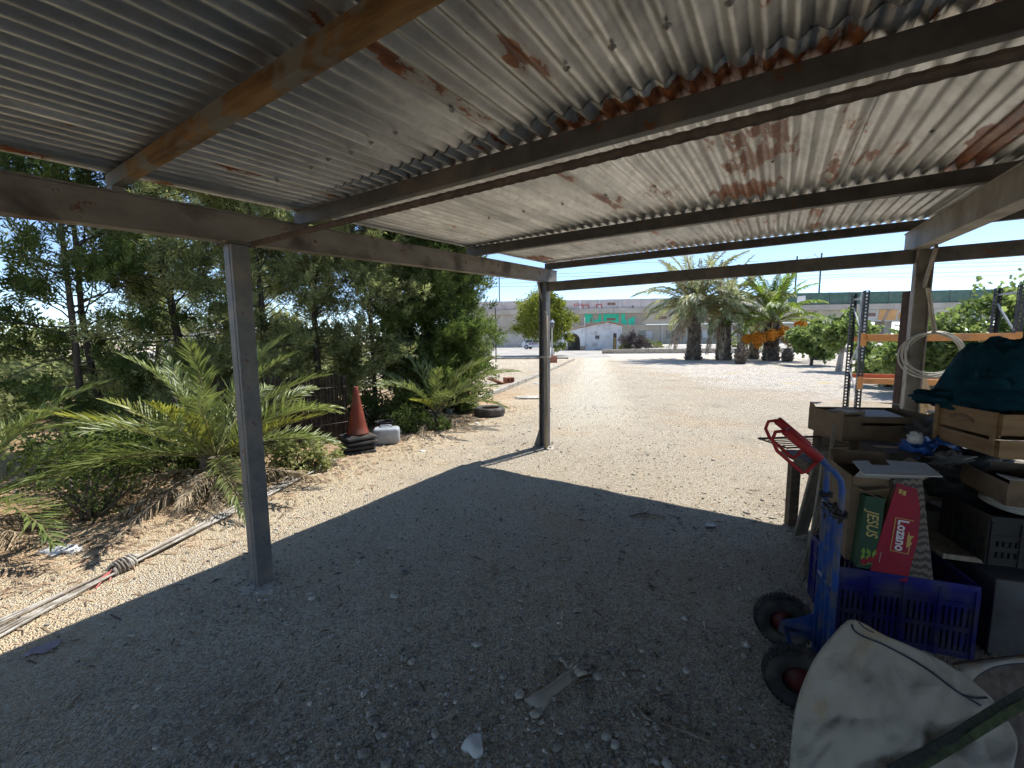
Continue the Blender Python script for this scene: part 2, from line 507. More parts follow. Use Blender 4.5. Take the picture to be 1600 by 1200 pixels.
lo = mesh_obj("leaf_litter", np_mesh("leaf_litter", v_, f_, M_litter), None)
tag(lo, "brown dry needles and leaf litter below the tree row", "leaf litter", None, "stuff")

# paved lot in the distance
M_lot = mat("pale_concrete_lot", (0.36, 0.33, 0.285), (0.46, 0.43, 0.375), 0.6, 0.9, bump=0.1, bscale=20, dirt=(0.30, 0.275, 0.24), dirt_scale=0.35)
lot = MB(); lot.add([(-60, 33, .006), (8.0, 33, .006), (9.2, 41.2, .006), (56, 38.2, .006), (90, 80, .006), (-60, 80, .006)], [(0, 1, 2, 3, 4, 5)])
tag(lot.build("paved_lot", M_lot), "pale paved lot in front of the white building", None, None, "structure")

# kerbs
M_kerb = mat("kerb_concrete", (0.36, 0.32, 0.26), (0.50, 0.45, 0.37), 8, 0.9, bump=0.25, dirt=(0.24, 0.2, 0.15), dirt_scale=3)
def kerb(label, pts, w=0.12, h=0.13, piece=1.0, group=None):
    t = thing("kerb", label, "kerb", pts[0], 0)
    rnd = random.Random(3)
    for p, q in zip(pts[:-1], pts[1:]):
        p, q = Vector(p), Vector(q); d = q - p; n_ = max(1, int(d.length / piece)); 
        for k in range(n_):
            a_ = p + d * (k / n_) + d.normalized() * 0.008; b_ = p + d * ((k + 1) / n_)
            zz = rnd.uniform(-0.008, 0.008)
            up = Vector((0, 0, h / 2 - 0.02 + zz))
            MB().bar(a_ + up, b_ + up, w, h + 0.04).build("kerb_stone", M_kerb, t, bevel=0.012, off=pts[0])
    return t
kerb("straight concrete kerb running along the garden bed towards the lamp post", [(-1.32, 8.5, 0), (-0.98, 9.8, 0), (1.11, 17.1, 0), (4.4, 29.5, 0)])
kerb("low kerb between the garden bed and the paved lot", [(4.3, 31.6, 0), (-14, 32.4, 0)], piece=2.0)
kerb("low long kerb in front of the palms by the viaduct", [(9.0, 41.5, 0), (56, 38.5, 0)], w=0.4, h=0.45, piece=2.5)

# ================================================================== carport
CA = rad(32.5)
CO = Vector((0.474, 5.897, 0))
carport = thing("carport", "steel carport with corrugated galvanised sheet roof on grey posts", "carport", CO, -CA)
SL = 0.05
def beam_top(u): return 2.503 + SL * u
def roof_z(u): return 2.59 + SL * u
def cw(v, u, z=0): # carport frame -> world
    return CO + Vector((math.cos(CA) * v + math.sin(CA) * u, -math.sin(CA) * v + math.cos(CA) * u, z))

M_steel = mat("grey_painted_steel", (0.11, 0.112, 0.112), (0.16, 0.16, 0.158), 14, 0.5, bump=0.06, bscale=60, dirt=(0.20, 0.18, 0.155), dirt_scale=5, spec=0.4, chips=(0.13, 0.06, 0.035), chip_scale=14, chip_at=.685)
M_beam = mat("weathered_steel_beam", (0.21, 0.19, 0.16), (0.30, 0.275, 0.235), 9, 0.6, bump=0.08, bscale=50, dirt=(0.105, 0.085, 0.07), dirt_scale=3.5, stretch=(1, .4, 1), chips=(0.15, 0.07, 0.04), chip_scale=8, chip_at=.675)
M_purl = mat("dark_steel_purlin", (0.085, 0.083, 0.080), (0.13, 0.125, 0.118), 12, 0.55, bump=0.08, bscale=60, dirt=(0.17, 0.15, 0.125), dirt_scale=4, chips=(0.16, 0.075, 0.04), chip_scale=10, chip_at=.675)
M_orange = mat("rusty_orange_timber_purlin", (0.13, 0.075, 0.030), (0.30, 0.175, 0.070), 6, 0.85, bump=0.35, bscale=26, dirt=(0.20, 0.19, 0.16), dirt_scale=5, stretch=(.5, 3, 3), dirt_lo=.5, dirt_hi=.58, detail=9)
M_rebar = mat("rusty_bar", (0.09, 0.07, 0.058), (0.15, 0.118, 0.095), 20, 0.8, bump=0.4, bscale=70)
M_conc = mat("pale_concrete", (0.40, 0.36, 0.30), (0.55, 0.50, 0.43), 8, 0.9, bump=0.4, bscale=30)

def roof_material():
    m = bpy.data.materials.new("galvanised_corrugated_sheet")
    nt, N, L = nodes_of(m)
    b = N["Principled BSDF"]
    tc = N.new("ShaderNodeTexCoord"); P = tc.outputs["Object"]
    mp = N.new("ShaderNodeMapping"); mp.inputs["Scale"].default_value = (6, 0.9, 1); L.new(P, mp.inputs[0])
    streak = noise_node(N, L, mp.outputs[0], 1.0, 7, 0.65)
    mott = noise_node(N, L, P, 11, 7, 0.7)
    fine = noise_node(N, L, P, 60, 4, 0.6)
    base = ramp_node(N, L, streak, [(0.30, (0.25, 0.255, 0.25)), (0.5, (0.53, 0.535, 0.52)), (0.72, (0.77, 0.775, 0.75))])
    base = mix_col(N, L, smooth_range(N, L, mott, 0.45, 0.7, 0, 0.5), base, (0.33, 0.325, 0.30))
    base = mix_col(N, L, smooth_range(N, L, fine, 0.5, 0.8, 0, 0.3), base, (0.62, 0.61, 0.58))
    # white oxide bloom towards the low left sheets
    blo = noise_node(N, L, P, 2.2, 6, 0.6)
    base = mix_col(N, L, smooth_range(N, L, blo, 0.58, 0.7, 0, 0.45), base, (0.50, 0.49, 0.47))
    # rust: ragged noise, stronger in the spots where sheets leaked
    mp2 = N.new("ShaderNodeMapping"); mp2.inputs["Scale"].default_value = (1.5, 0.42, 1); L.new(P, mp2.inputs[0])
    r1 = noise_node(N, L, mp2.outputs[0], 6.5, 7, 0.62)
    r2 = noise_node(N, L, mp2.outputs[0], 30, 5, 0.6)
    rn = math_node(N, L, 'ADD', r1, math_node(N, L, 'MULTIPLY', math_node(N, L, 'SUBTRACT', r2, 0.5), 0.16))
    acc = None
    for (cx, cy, rx, ry, g) in ((2.46, -3.5, 0.50, 0.13, 0.42), (2.62, -2.75, 0.24, 0.5, 0.27), (2.53, -2.0, 0.20, 0.26, 0.36), (3.62, -2.1, 0.10, 0.75, 0.40), (3.85, -2.6, 0.25, 0.5, 0.25), (3.1, -2.25, 0.3, 0.16, 0.24),
                                (2.08, -4.0, 0.07, 0.3, 0.24), (2.4, -3.95, 0.4, 0.2, 0.13), (2.0, -2.3, 0.3, 0.5, 0.17), (0.25, -1.3, 0.25, 0.35, 0.2), (0.1, -0.4, 0.22, 0.25, 0.34), (2.5, -1.0, 0.35, 0.4, 0.2), (-0.05, -4.6, 0.12, 0.7, 0.2), (1.3, -0.9, .5, .5, .13)):
        sx = N.new("ShaderNodeVectorMath"); sx.operation = 'SUBTRACT'; L.new(P, sx.inputs[0]); sx.inputs[1].default_value = (cx, cy, 2.5)
        sm = N.new("ShaderNodeVectorMath"); sm.operation = 'MULTIPLY'; L.new(sx.outputs[0], sm.inputs[0]); sm.inputs[1].default_value = (1 / rx, 1 / ry, 0)
        ln = N.new("ShaderNodeVectorMath"); ln.operation = 'LENGTH'; L.new(sm.outputs[0], ln.inputs[0])
        w = smooth_range(N, L, ln.outputs["Value"], 1.6, 0.3, 0, g * 1.12)
        acc = w if acc is None else math_node(N, L, 'MAXIMUM', acc, w)
    sv = N.new("ShaderNodeSeparateXYZ"); L.new(P, sv.inputs[0])
    for ax, c0, hw, g in ((0, 1.72, .05, .20), (0, 2.98, .06, .22), (0, 0.46, .04, .14), (1, -3.55, .10, .20), (1, 0.14, .10, .17), (1, -1.6, .07, .15)):
        dd_ = math_node(N, L, 'ABSOLUTE', math_node(N, L, 'SUBTRACT', sv.outputs[ax], c0))
        acc = math_node(N, L, 'MAXIMUM', acc, smooth_range(N, L, dd_, hw * 1.8, hw * .3, 0, g))
    mp3 = N.new("ShaderNodeMapping"); mp3.inputs["Scale"].default_value = (26, 5, 1); L.new(P, mp3.inputs[0])
    fl = noise_node(N, L, mp3.outputs[0], 1.0, 5, 0.6)
    fleck = math_node(N, L, 'MULTIPLY', smooth_range(N, L, fl, 0.66, 0.72), smooth_range(N, L, r1, 0.48, 0.6, 0, 0.35))
    tot = math_node(N, L, 'ADD', rn, math_node(N, L, 'MAXIMUM', acc, fleck))
    rust = smooth_range(N, L, tot, 0.758, 0.768)
    halo = smooth_range(N, L, tot, 0.66, 0.78, 0, 0.4)
    rc = ramp_node(N, L, r2, [(0.3, (0.12, 0.030, 0.013)), (0.5, (0.27, 0.085, 0.030)), (0.7, (0.42, 0.17, 0.06))])
    base = mix_col(N, L, halo, base, (0.33, 0.22, 0.12))
    base = mix_col(N, L, rust, base, rc)
    L.new(base, b.inputs["Base Color"])
    met = math_node(N, L, 'MULTIPLY', math_node(N, L, 'SUBTRACT', 1.0, rust), 0.72)
    L.new(met, b.inputs["Metallic"])
    L.new(math_node(N, L, 'ADD', math_node(N, L, 'MULTIPLY', mott, 0.34), 0.22), b.inputs["Roughness"])
    bp = N.new("ShaderNodeBump"); bp.inputs["Strength"].default_value = 0.15; bp.inputs["Distance"].default_value = 0.01
    L.new(math_node(N, L, 'ADD', mott, rust), bp.inputs["Height"]); L.new(bp.outputs[0], b.inputs["Normal"])
    return m
M_roof = roof_material()

# posts (box of two welded channels with a seam), footings
def post(v, u, zt, dx=0.10, dy=0.10, gusset=False):
    mb = MB(); h = 0.004
    mb.span(v - dx / 2, v + dx / 2 - 0.030, u - dy / 2, u + dy / 2, -0.05, zt)
    mb.span(v + dx / 2 - 0.026, v + dx / 2, u - dy / 2, u + dy / 2, -0.05, zt)
    mb.span(v + dx / 2 - 0.034, v + dx / 2 - 0.022, u - dy / 2 + h, u + dy / 2 - h, -0.05, zt - 0.002)
    p = mb.build("post", M_steel, carport, bevel=0.006)
    return p
post(0.03, -3.96, beam_top(-3.96) - 0.190)
def hpost(v, u, zt, w=0.11, d=0.13, t=0.009, m=None):
    mb = MB()
    mb.span(v - w / 2, v - w / 2 + t, u - d / 2, u + d / 2, -0.05, zt)
    mb.span(v + w / 2 - t, v + w / 2, u - d / 2, u + d / 2, -0.05, zt)
    mb.span(v - w / 2 + t, v + w / 2 - t, u - 0.004, u + 0.004, -0.05, zt - 0.002)
    return mb.build("post", m or M_steel, carport, bevel=0.002)
p2 = hpost(0.0, -0.02, beam_top(-0.02) - 0.190)
mb = MB(); mb.prism([(0, 0), (0.10, 0), (0.012, 0.26), (0, 0.26)], lambda a, b, d: (-0.058 - a, -0.05 + d, b - 0.005), -0.005, 0.005)
mb.build("gusset", M_steel, p2)
M_beampost = mat("beige_weathered_post", (0.24, 0.22, 0.19), (0.33, 0.305, 0.265), 7, 0.65, bump=0.1, dirt=(0.10, 0.082, 0.066), dirt_scale=5)
p3 = hpost(3.835, -0.02, 2.318, 0.115, 0.13, 0.010, M_beampost)
for v, u in ((0.0, -9.2), (3.8, -9.2), (7.6, -0.02), (7.6, -9.2)):
    post(v, u, beam_top(u) - 0.178)
def footing(v, u, r):
    n_ = 14; rnd = random.Random(int(v * 10 + 77)); mb = MB(); top = []; bot = []
    for k in range(n_):
        a_ = 2 * PI * k / n_; q = r * rnd.uniform(0.8, 1.2)
        top.append((v + q * math.cos(a_) * .6, u + q * math.sin(a_) * .75, 0.006)); bot.append((v + q * math.cos(a_), u + q * math.sin(a_), -0.012))
    mb.add(top + bot, [tuple(range(n_))] + [(k, k + n_, (k + 1) % n_ + n_, (k + 1) % n_) for k in range(n_)])
    mb.build("footing", M_conc, carport)
footing(0.05, -3.98, 0.15); footing(0.03, -0.04, 0.18); footing(3.8, 0, 0.25)

# main beams: I section along u
def ibeam(v, u0, u1, m, h=0.175, w=0.085, t=0.010):
    mb = MB()
    def seg(v0, v1, za, zb):
        mb.add([(v0, u0, beam_top(u0) + za), (v1, u0, beam_top(u0) + za), (v1, u1, beam_top(u1) + za), (v0, u1, beam_top(u1) + za),
                (v0, u0, beam_top(u0) + zb), (v1, u0, beam_top(u0) + zb), (v1, u1, beam_top(u1) + zb), (v0, u1, beam_top(u1) + zb)],
               [(3, 2, 1, 0), (4, 5, 6, 7), (0, 1, 5, 4), (1, 2, 6, 5), (2, 3, 7, 6), (3, 0, 4, 7)])
    seg(v - w / 2, v + w / 2, -t, 0); seg(v - w / 2, v + w / 2, -h, -h + t); seg(v - w / 2 + 0.012, v + w / 2 - 0.012, -h + t, -t)
    return mb.build("beam", m, carport, bevel=0.003)
ibeam(0.0, -9.4, 0.30, M_beam)
M_beamR = mat("beige_beam", (0.24, 0.222, 0.19), (0.32, 0.30, 0.26), 8, 0.6, bump=0.08, dirt=(0.18, 0.15, 0.12), dirt_scale=3)
ibeam(3.80, -9.4, 0.30, M_beamR, h=0.19, w=0.12)
ibeam(7.60, -9.4, 0.30, M_beam)
# purlins across (rectangular tubes)
def purlin(u, m, w=0.06, h=0.093, v0=-0.05, v1=8.0, name="purlin"):
    mb = MB(); mb.span(v0, v1, u - w / 2, u + w / 2, roof_z(u) - h - 0.001, roof_z(u) - 0.001)
    return mb.build(name, m, carport, bevel=0.004)
purlin(-4.47, M_orange, 0.046, 0.066)
MB().box((0.0, -4.47, (beam_top(-4.47) + roof_z(-4.47) - 0.067) / 2), (0.07, 0.05, roof_z(-4.47) - 0.068 - beam_top(-4.47))).build("packing_block", M_beam, carport)
purlin(-3.52, M_purl, 0.046, 0.084); purlin(-1.65, M_purl, 0.06, 0.09); purlin(0.10, M_purl, 0.05, 0.085); purlin(-6.4, M_purl); purlin(-8.3, M_purl)
# front rail and deformed tie bar
mb = MB(); mb.span(0.058, 3.775, -0.035, 0.025, 2.195, 2.322); mb.build("rail", M_purl, carport, bevel=0.004)
mb = MB(); mb.span(3.895, 8.0, -0.035, 0.025, 2.195, 2.322); mb.build("rail", M_purl, carport, bevel=0.004)
mb = MB(); rnd = random.Random(4)
pts = []; rs = []
for k in range(331):
    v_ = 0.03 + k * 0.024
    pts.append((v_, -3.90, 2.124 - 0.006 * math.sin(PI * v_ / 8))); rs.append(0.0145 + (0.0025 if k % 2 else 0))
mb.tube(pts, rs, 8); mb.build("tie_bar", M_rebar, carport)
# braces
mb = MB(); mb.bar((0, -0.22, 2.308), (0, -0.085, 2.06), 0.03, 0.012, (1, 0, 0)); mb.build("brace", M_beampost, p2)
mb = MB(); mb.bar((3.835, -0.36, 2.28), (3.835, -0.10, 1.98), 0.05, 0.02, (1, 0, 0)); mb.build("brace", M_beamR, p3)

# joint plates and bolts where the posts meet the left beam
M_bolt = mat("rusty_bolt", (0.10, 0.07, 0.055), (0.18, 0.13, 0.10), 20, .6, metal=.4)
for v_, u_ in ((0.03, -3.96), (0.0, -0.02)):
    zt = beam_top(u_) - 0.1765
    pl_ = MB().box((v_, u_, zt - 0.008), (0.15, 0.17, 0.010)).build("joint_plate", M_steel, carport, bevel=.002)
    for sx in (-1, 1):
        for sy in (-1, 1): MB().lathe([(.010, zt - .022), (.010, zt - .0135), (.001, zt - .0134)], 6, Matrix.Translation((v_ + sx * .062, u_ + sy * .072, 0))).build("bolt", M_bolt, pl_)
# corrugated sheets
PITCHC = 0.076; DEP = 0.0115
rnd = random.Random(11)
def sheet(v0, v1, u0, u1, lift, seed):
    segs = 10 if v0 < 4.5 else 6
    nv = int((v1 - v0) / PITCHC * segs)
    us = np.linspace(u0, u1, 22 if u0 > -7.5 else 6)
    vs = np.linspace(v0, v1, nv + 1)
    V = []
    tilt = random.Random(seed).uniform(-0.003, 0.003)
    for th in (0, 0.0012):
        for u_ in us:
            for v_ in vs:
                sag = 0.006 * noise.noise(Vector((v_ * 1.7, u_ * 1.3, seed)))
                dent = 0.004 * noise.noise(Vector((v_ * 9, u_ * 5, seed + 5)))
                V.append((v_ + 0.004 * noise.noise(Vector((u_ * 1.5, seed, 2))), u_ + 0.01 * tilt * v_, roof_z(u_) + DEP + 0.001 + lift + tilt + DEP * math.cos(2 * PI * v_ / PITCHC) + max(-0.0, sag) + abs(dent) + th))
    nu, nvv = len(us), len(vs)
    I = np.arange(nu * nvv).reshape(nu, nvv)
    Fa = np.stack([I[:-1, :-1], I[1:, :-1], I[1:, 1:], I[:-1, 1:]], -1).reshape(-1, 4)
    Fb = Fa[:, ::-1] + nu * nvv
    o_ = nu * nvv
    e = []
    for j in range(nvv - 1):
        e.append((I[0, j], I[0, j + 1], I[0, j + 1] + o_, I[0, j] + o_)); e.append((I[-1, j + 1], I[-1, j], I[-1, j] + o_, I[-1, j + 1] + o_))
    for i in range(nu - 1):
        e.append((I[i + 1, 0], I[i, 0], I[i, 0] + o_, I[i + 1, 0] + o_)); e.append((I[i, -1], I[i + 1, -1], I[i + 1, -1] + o_, I[i, -1] + o_))
    me = np_mesh("roof_sheet", np.array(V), np.concatenate([Fa, Fb, np.array(e)]), M_roof, True)
    return mesh_obj("roof_sheet", me, None, carport)
edges = [-0.07, 0.43, 1.69, 2.95, 4.21, 5.47, 6.73, 8.0]
M_screw = mat("roof_fastener", (0.20, 0.19, 0.18), (0.42, 0.41, 0.39), 40, 0.45, metal=0.6)
scr = MB(); scr.lathe([(0.013, -0.0015), (0.012, -0.004), (0.007, -0.006), (0.006, -0.011), (0.001, -0.012)], 8)
scr_me = None
for k in range(len(edges) - 1):
    a_, b_ = edges[k], edges[k + 1] + (0.10 if k < len(edges) - 2 else 0)
    for r_, (u0, u1, lf) in enumerate(((-3.66, 0.20, 0.0), (-7.3, -3.44, 0.006), (-10.0, -7.1, 0.012))):
        sheet(a_, b_, u0, u1, lf + (0.007 if k % 2 else 0.0), k * 3 + r_)
# rows of fixings that show from below
for u_, v0, v1, stp in ((-3.95, 0.46, 3.8, 0.152), (-2.55, 0.5, 3.7, 0.304)):
    v_ = round(v0 / PITCHC) * PITCHC + PITCHC / 2
    while v_ < v1:
        if rnd.random() < 0.8:
            z_ = roof_z(u_) + 0.002
            if scr_me is None:
                o = scr.build("fixing", M_screw, carport, smooth=True); scr_me = o.data
            else:
                o = bpy.data.objects.new("fixing", scr_me); link(o, carport)
            o.location = (v_, u_ + rnd.uniform(-.012, .012), z_)
        v_ += stp



# ================================================================== vegetation kit
M_cyp = mat("cypress_foliage", (0.16, 0.185, 0.072), (0.34, 0.355, 0.155), 2.2, 0.7, transl=0.5, island=0.45, lo=0.3, hi=0.7)
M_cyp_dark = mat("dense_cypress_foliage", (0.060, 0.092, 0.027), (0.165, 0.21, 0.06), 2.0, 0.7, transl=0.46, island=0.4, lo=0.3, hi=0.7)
M_cyp_pale = mat("pale_cypress_foliage", (0.20, 0.22, 0.09), (0.38, 0.39, 0.18), 2.4, 0.7, transl=0.52, island=0.45, lo=0.3, hi=0.7)
M_bark = mat("grey_brown_bark", (0.055, 0.042, 0.033), (0.13, 0.105, 0.082), 9, 0.95, bump=0.6, bscale=25, stretch=(1, 1, .25))
M_palm = mat("palm_leaflet", (0.115, 0.155, 0.046), (0.24, 0.275, 0.09), 3.0, 0.42, transl=0.28, island=0.35, spec=0.5)
M_palm_y = mat("yellowing_palm_leaflet", (0.16, 0.19, 0.035), (0.30, 0.30, 0.07), 3.0, 0.45, transl=0.33, island=0.35, spec=0.5)
M_palm_far = mat("grey_green_palm_leaflet", (0.18, 0.205, 0.10), (0.34, 0.355, 0.19), 1.5, 0.38, transl=0.42, island=0.4, spec=0.5)
M_palm_bright = mat("bright_green_palm_leaflet", (0.13, 0.20, 0.035), (0.24, 0.31, 0.065), 1.5, 0.42, transl=0.42, island=0.35, spec=0.5)
M_dead = mat("dead_palm_leaflet", (0.27, 0.205, 0.13), (0.52, 0.43, 0.30), 4.0, 0.85, island=0.4, transl=0.12)
M_rachis = mat("palm_midrib", (0.17, 0.17, 0.055), (0.28, 0.25, 0.10), 5, 0.5)
M_rachis_o = mat("orange_palm_midrib", (0.33, 0.19, 0.06), (0.44, 0.29, 0.11), 5, 0.5)
M_boot = mat("palm_trunk_boots", (0.075, 0.058, 0.044), (0.24, 0.195, 0.15), 7, 0.95, bump=0.5, island=0.4)

def frond_mesh(name, L, el0, el1, pairs, ll, w, seed, m_leaf, m_rib, vee=0.5, s0=0.14, rib=0.012, droop=0.25, messy=0.1, side=0.0):
    rg = np.random.default_rng(seed)
    n = 22
    s = np.linspace(0, 1, n)
    el = np.radians(el0 + (el1 - el0) * s ** 1.3)
    ds = L / (n - 1)
    x = np.concatenate([[0], np.cumsum(np.cos(el[:-1]) * ds)]); z = np.concatenate([[0], np.cumsum(np.sin(el[:-1]) * ds)])
    y = side * L * s ** 2
    P = np.stack([x, y, z], -1)
    V = []; F = []; MI = []
    # rib, triangular section
    for i in range(n):
        r = rib * (1 - 0.85 * s[i])
        nrm = np.array([-math.sin(el[i]), 0, math.cos(el[i])])
        V += [P[i] + np.array([0, r, 0]), P[i] - np.array([0, r, 0]), P[i] - nrm * r * 1.2]
    for i in range(n - 1):
        for k in range(3):
            a_, b_ = i * 3 + k, i * 3 + (k + 1) % 3
            F += [(a_, b_, b_ + 3), (a_, b_ + 3, a_ + 3)]; MI += [1, 1]
    for p in range(pairs):
        t = s0 + (1 - s0) * (p + rg.uniform(-.2, .2) + .5) / pairs
        t = min(t, 0.995)
        for sd in (-1, 1):
            i = min(int(t * (n - 1)), n - 2); fr = t * (n - 1) - i
            o = P[i] * (1 - fr) + P[i + 1] * fr
            e = el[i] * (1 - fr) + el[i + 1] * fr
            fwd = np.array([math.cos(e), 0, math.sin(e)]); up = np.array([-math.sin(e), 0, math.cos(e)]); lat = np.array([0, sd, 0.])
            k = (t - s0) / (1 - s0)
            lk = ll * (0.45 + 0.55 * min(1, k / 0.25)) * (1 - 0.62 * max(0, (k - 0.55) / 0.45)) * rg.uniform(0.85, 1.1)
            fa = math.radians(52 - 26 * k + rg.normal(0, 100 * messy * .3))
            va = vee + rg.normal(0, messy)
            d = fwd * math.cos(fa) + math.sin(fa) * (lat * math.cos(va) + up * math.sin(va))
            d /= np.linalg.norm(d)
            wd = np.cross(d, up + 0.3 * rg.normal(size=3)); wd /= np.linalg.norm(wd)
            nn = np.cross(wd, d)
            mid = o + d * lk * 0.42
            tip = o + d * lk + np.array([0, 0, -droop * lk * rg.uniform(.5, 1.4)])
            b0 = len(V)
            V += [o, mid + wd * w + nn * w * .5, mid - np.array([0, 0, droop * lk * .12]), mid - wd * w + nn * w * .5, tip]
            F += [(b0, b0 + 1, b0 + 2), (b0, b0 + 2, b0 + 3), (b0 + 1, b0 + 4, b0 + 2), (b0 + 2, b0 + 4, b0 + 3)]; MI += [0] * 4
    me = np_mesh(name, np.array(V), np.array(F), m_leaf)
    me.materials.append(m_rib)
    me.polygons.foreach_set("material_index", np.array(MI, dtype=np.int32))
    return me
def place_frond(name, me, parent, az, tilt=0.0, roll=0.0, loc=(0, 0, 0), sc=1.0):
    M = Matrix.Translation(loc) @ Matrix.Rotation(az, 4, 'Z') @ Matrix.Rotation(-tilt, 4, 'Y') @ Matrix.Rotation(roll, 4, 'X') @ Matrix.Scale(sc, 4)
    return instance(name, me, parent, M)

def palm_trunk_mb(h, r0, r1, seed, rows=None, bulge=0.0, boot=1.0):
    rnd = random.Random(seed); mb = MB()
    prof = []
    for k in range(9):
        t = k / 8
        prof.append((r0 + (r1 - r0) * t ** .7 * 1.0 + (0.18 * r0 * (1 - t) ** 4) + bulge * math.sin(PI * min(1, t * 1.15)), t * h))
    mb.lathe([(max(.02, r * .86), z) for r, z in prof], 12)
    rows = rows or max(4, int(h / 0.2))
    for i in range(rows):
        t = (i + .5) / rows; z = t * h
        r = r0 + (r1 - r0) * t ** .7 + 0.18 * r0 * (1 - t) ** 4 + bulge * math.sin(PI * min(1, t * 1.15))
        nb = max(7, int(2 * PI * r / 0.24))
        for k in range(nb):
            a_ = 2 * PI * (k + 0.5 * (i % 2) + rnd.uniform(-.1, .1)) / nb
            c_, s_ = math.cos(a_), math.sin(a_)
            w_ = 2 * PI * r / nb * 0.42; hh = h / rows * 0.75; out = (r * 0.20 * rnd.uniform(.6, 1.6) + .03) * boot
            def q(rad_, lat, zz): return (c_ * rad_ - s_ * lat, s_ * rad_ + c_ * lat, zz)
            b = r * .84
            mb.add([q(b, -w_, z - hh), q(b, w_, z - hh), q(b, w_ * .9, z + hh), q(b, -w_ * .9, z + hh), q(b + out, -w_ * .55, z + hh * .9), q(b + out, w_ * .55, z + hh * .9), q(b + out * .5, 0, z - hh * .6)],
                   [(0, 1, 6), (1, 5, 6), (0, 6, 4), (4, 6, 5), (1, 2, 5), (0, 4, 3), (4, 5, 2, 3)])
    return mb

# a feathery spray: 9 little blades along an axis in one plane
def spray_template(seed, pairs=3):
    rg = np.random.default_rng(seed); V = []; F = []
    def blade(o, d, l, w):
        n_ = np.array([-d[1], d[0], 0.0]); b0 = len(V)
        V.extend([o, o + d * l * .5 + n_ * w + np.array([0, 0, rg.uniform(-.06, .06)]), o + d * l + np.array([0, 0, rg.uniform(-.1, .1)]), o + d * l * .5 - n_ * w])
        F.extend([(b0, b0 + 1, b0 + 2), (b0, b0 + 2, b0 + 3)])
    for p in range(pairs):
        t = (p + .3) / pairs
        for sd in (-1, 1):
            an = rad(48 - 14 * t) * sd + rg.normal(0, .15)
            blade(np.array([t, 0, 0]) + rg.normal(0, .02, 3), np.array([math.cos(an), math.sin(an), 0]), 0.66 * (1 - .5 * t), 0.062)
    blade(np.array([.55, 0, 0.]), np.array([1., 0, 0]), .6, .06)
    return np.array(V), np.array(F)
SPR = [spray_template(k) for k in range(3)]
def wander(rg, p, d, L, n, bend=0.25, up=0.0):
    pts = [np.array(p, float)]; d = np.array(d, float); d /= np.linalg.norm(d)
    for _ in range(n):
        d = d + rg.normal(0, bend, 3) / n ** .5 + np.array([0, 0, up]) / n; d /= np.linalg.norm(d)
        pts.append(pts[-1] + d * L / n)
    return pts
def cypress(label, loc, H, rad0, seed, n_br=60, per=70, spray=0.16, z0=0.9, m=None, dense=False, lean=(0, 0), trunks=1, gaps=None, group="cypress trees along the bed"):
    rg = np.random.default_rng(seed)
    t = thing("cypress_tree", label, "tree", loc, 0, group)
    limb = MB(); tr = MB()
    spos = []; sdir = []
    tps = []
    for k in range(trunks):
        b = np.array([rg.normal(0, .12 if trunks > 1 else 0), rg.normal(0, .12 if trunks > 1 else 0), -0.05])
        pts = wander(rg, b, (lean[0] + rg.normal(0, .05), lean[1] + rg.normal(0, .05), 1), H, 12, .12, .2)
        r0 = 0.055 * (H / 5) / trunks ** .4
        tr.tube(pts, [r0 * (1 - .88 * i / 12) for i in range(13)], 7)
        tps.append(pts)
    for k in range(n_br):
        pts = tps[k % trunks]
        t_ = (z0 / H) + (1 - z0 / H) * ((k + rg.random()) / n_br) ** (0.9)
        i = min(int(t_ * 12), 11); fr = t_ * 12 - i
        o = pts[i] * (1 - fr) + pts[i + 1] * fr
        rr_ = rad0 * (1.0 - 0.62 * t_) if not dense else rad0 * math.sqrt(max(0.05, 1 - (2 * abs(t_ - .45)) ** 2.4)) 
        rr_ *= rg.uniform(.65, 1.15)
        a_ = k * 2.39996 + rg.normal(0, .3)
        el = rg.uniform(.15, .8) if not (dense and t_ < .3) else rg.uniform(-.35, .35)
        bp = wander(rg, o, (math.cos(a_) * math.cos(el), math.sin(a_) * math.cos(el), math.sin(el)), rr_, 5, .35, .25)
        limb.tube(bp, [0.012, .010, .008, .006, .004, .003], 4, cap=False)
        # twigs with sprays
        nt_ = max(3, int(per / 12))
        for q in range(nt_):
            s_ = rg.uniform(.25 if not dense else .2, 1.0) ** .8 * 5
            i2 = min(int(s_), 4); f2 = s_ - i2
            o2 = bp[i2] * (1 - f2) + bp[i2 + 1] * f2
            d2 = (bp[i2 + 1] - bp[i2]); d2 = d2 / np.linalg.norm(d2) + rg.normal(0, .55, 3) + np.array([0, 0, .25])
            tl = rg.uniform(.22, .5)
            d2 /= np.linalg.norm(d2)
            for z_ in range(12):
                f3 = rg.uniform(.05, 1)
                spos.append(o2 + d2 * tl * f3 + rg.normal(0, .045, 3)); sdir.append(d2 + rg.normal(0, .5, 3) + np.array([0, 0, .45]))
    spos = np.array(spos); sdir = np.array(sdir)
    if gaps:
        gv = np.array([noise.noise(Vector((p[0] * 1.9 + seed * 3.1, p[1] * 1.9, p[2] * 1.25))) for p in spos])
        kp = gv > gaps - rg.random(len(gv)) * .12; spos, sdir = spos[kp], sdir[kp]
    n = len(spos)
    Vs, Fs, off = [], [], 0
    for k in range(3):
        sel = np.arange(n) % 3 == k
        v_, f_ = scatter(SPR[k][0], SPR[k][1], spos[sel], frames(sdir[sel], rg), rg.uniform(.65, 1.25, sel.sum()) * spray)
        Vs.append(v_); Fs.append(f_ + off); off += len(v_)
    mesh_obj("crown", np_mesh("crown", np.concatenate(Vs), np.concatenate(Fs), m or M_cyp), None, t)
    tr.build("trunk", M_bark, t, smooth=True)
    limb.build("branches", M_bark, t)
    return t
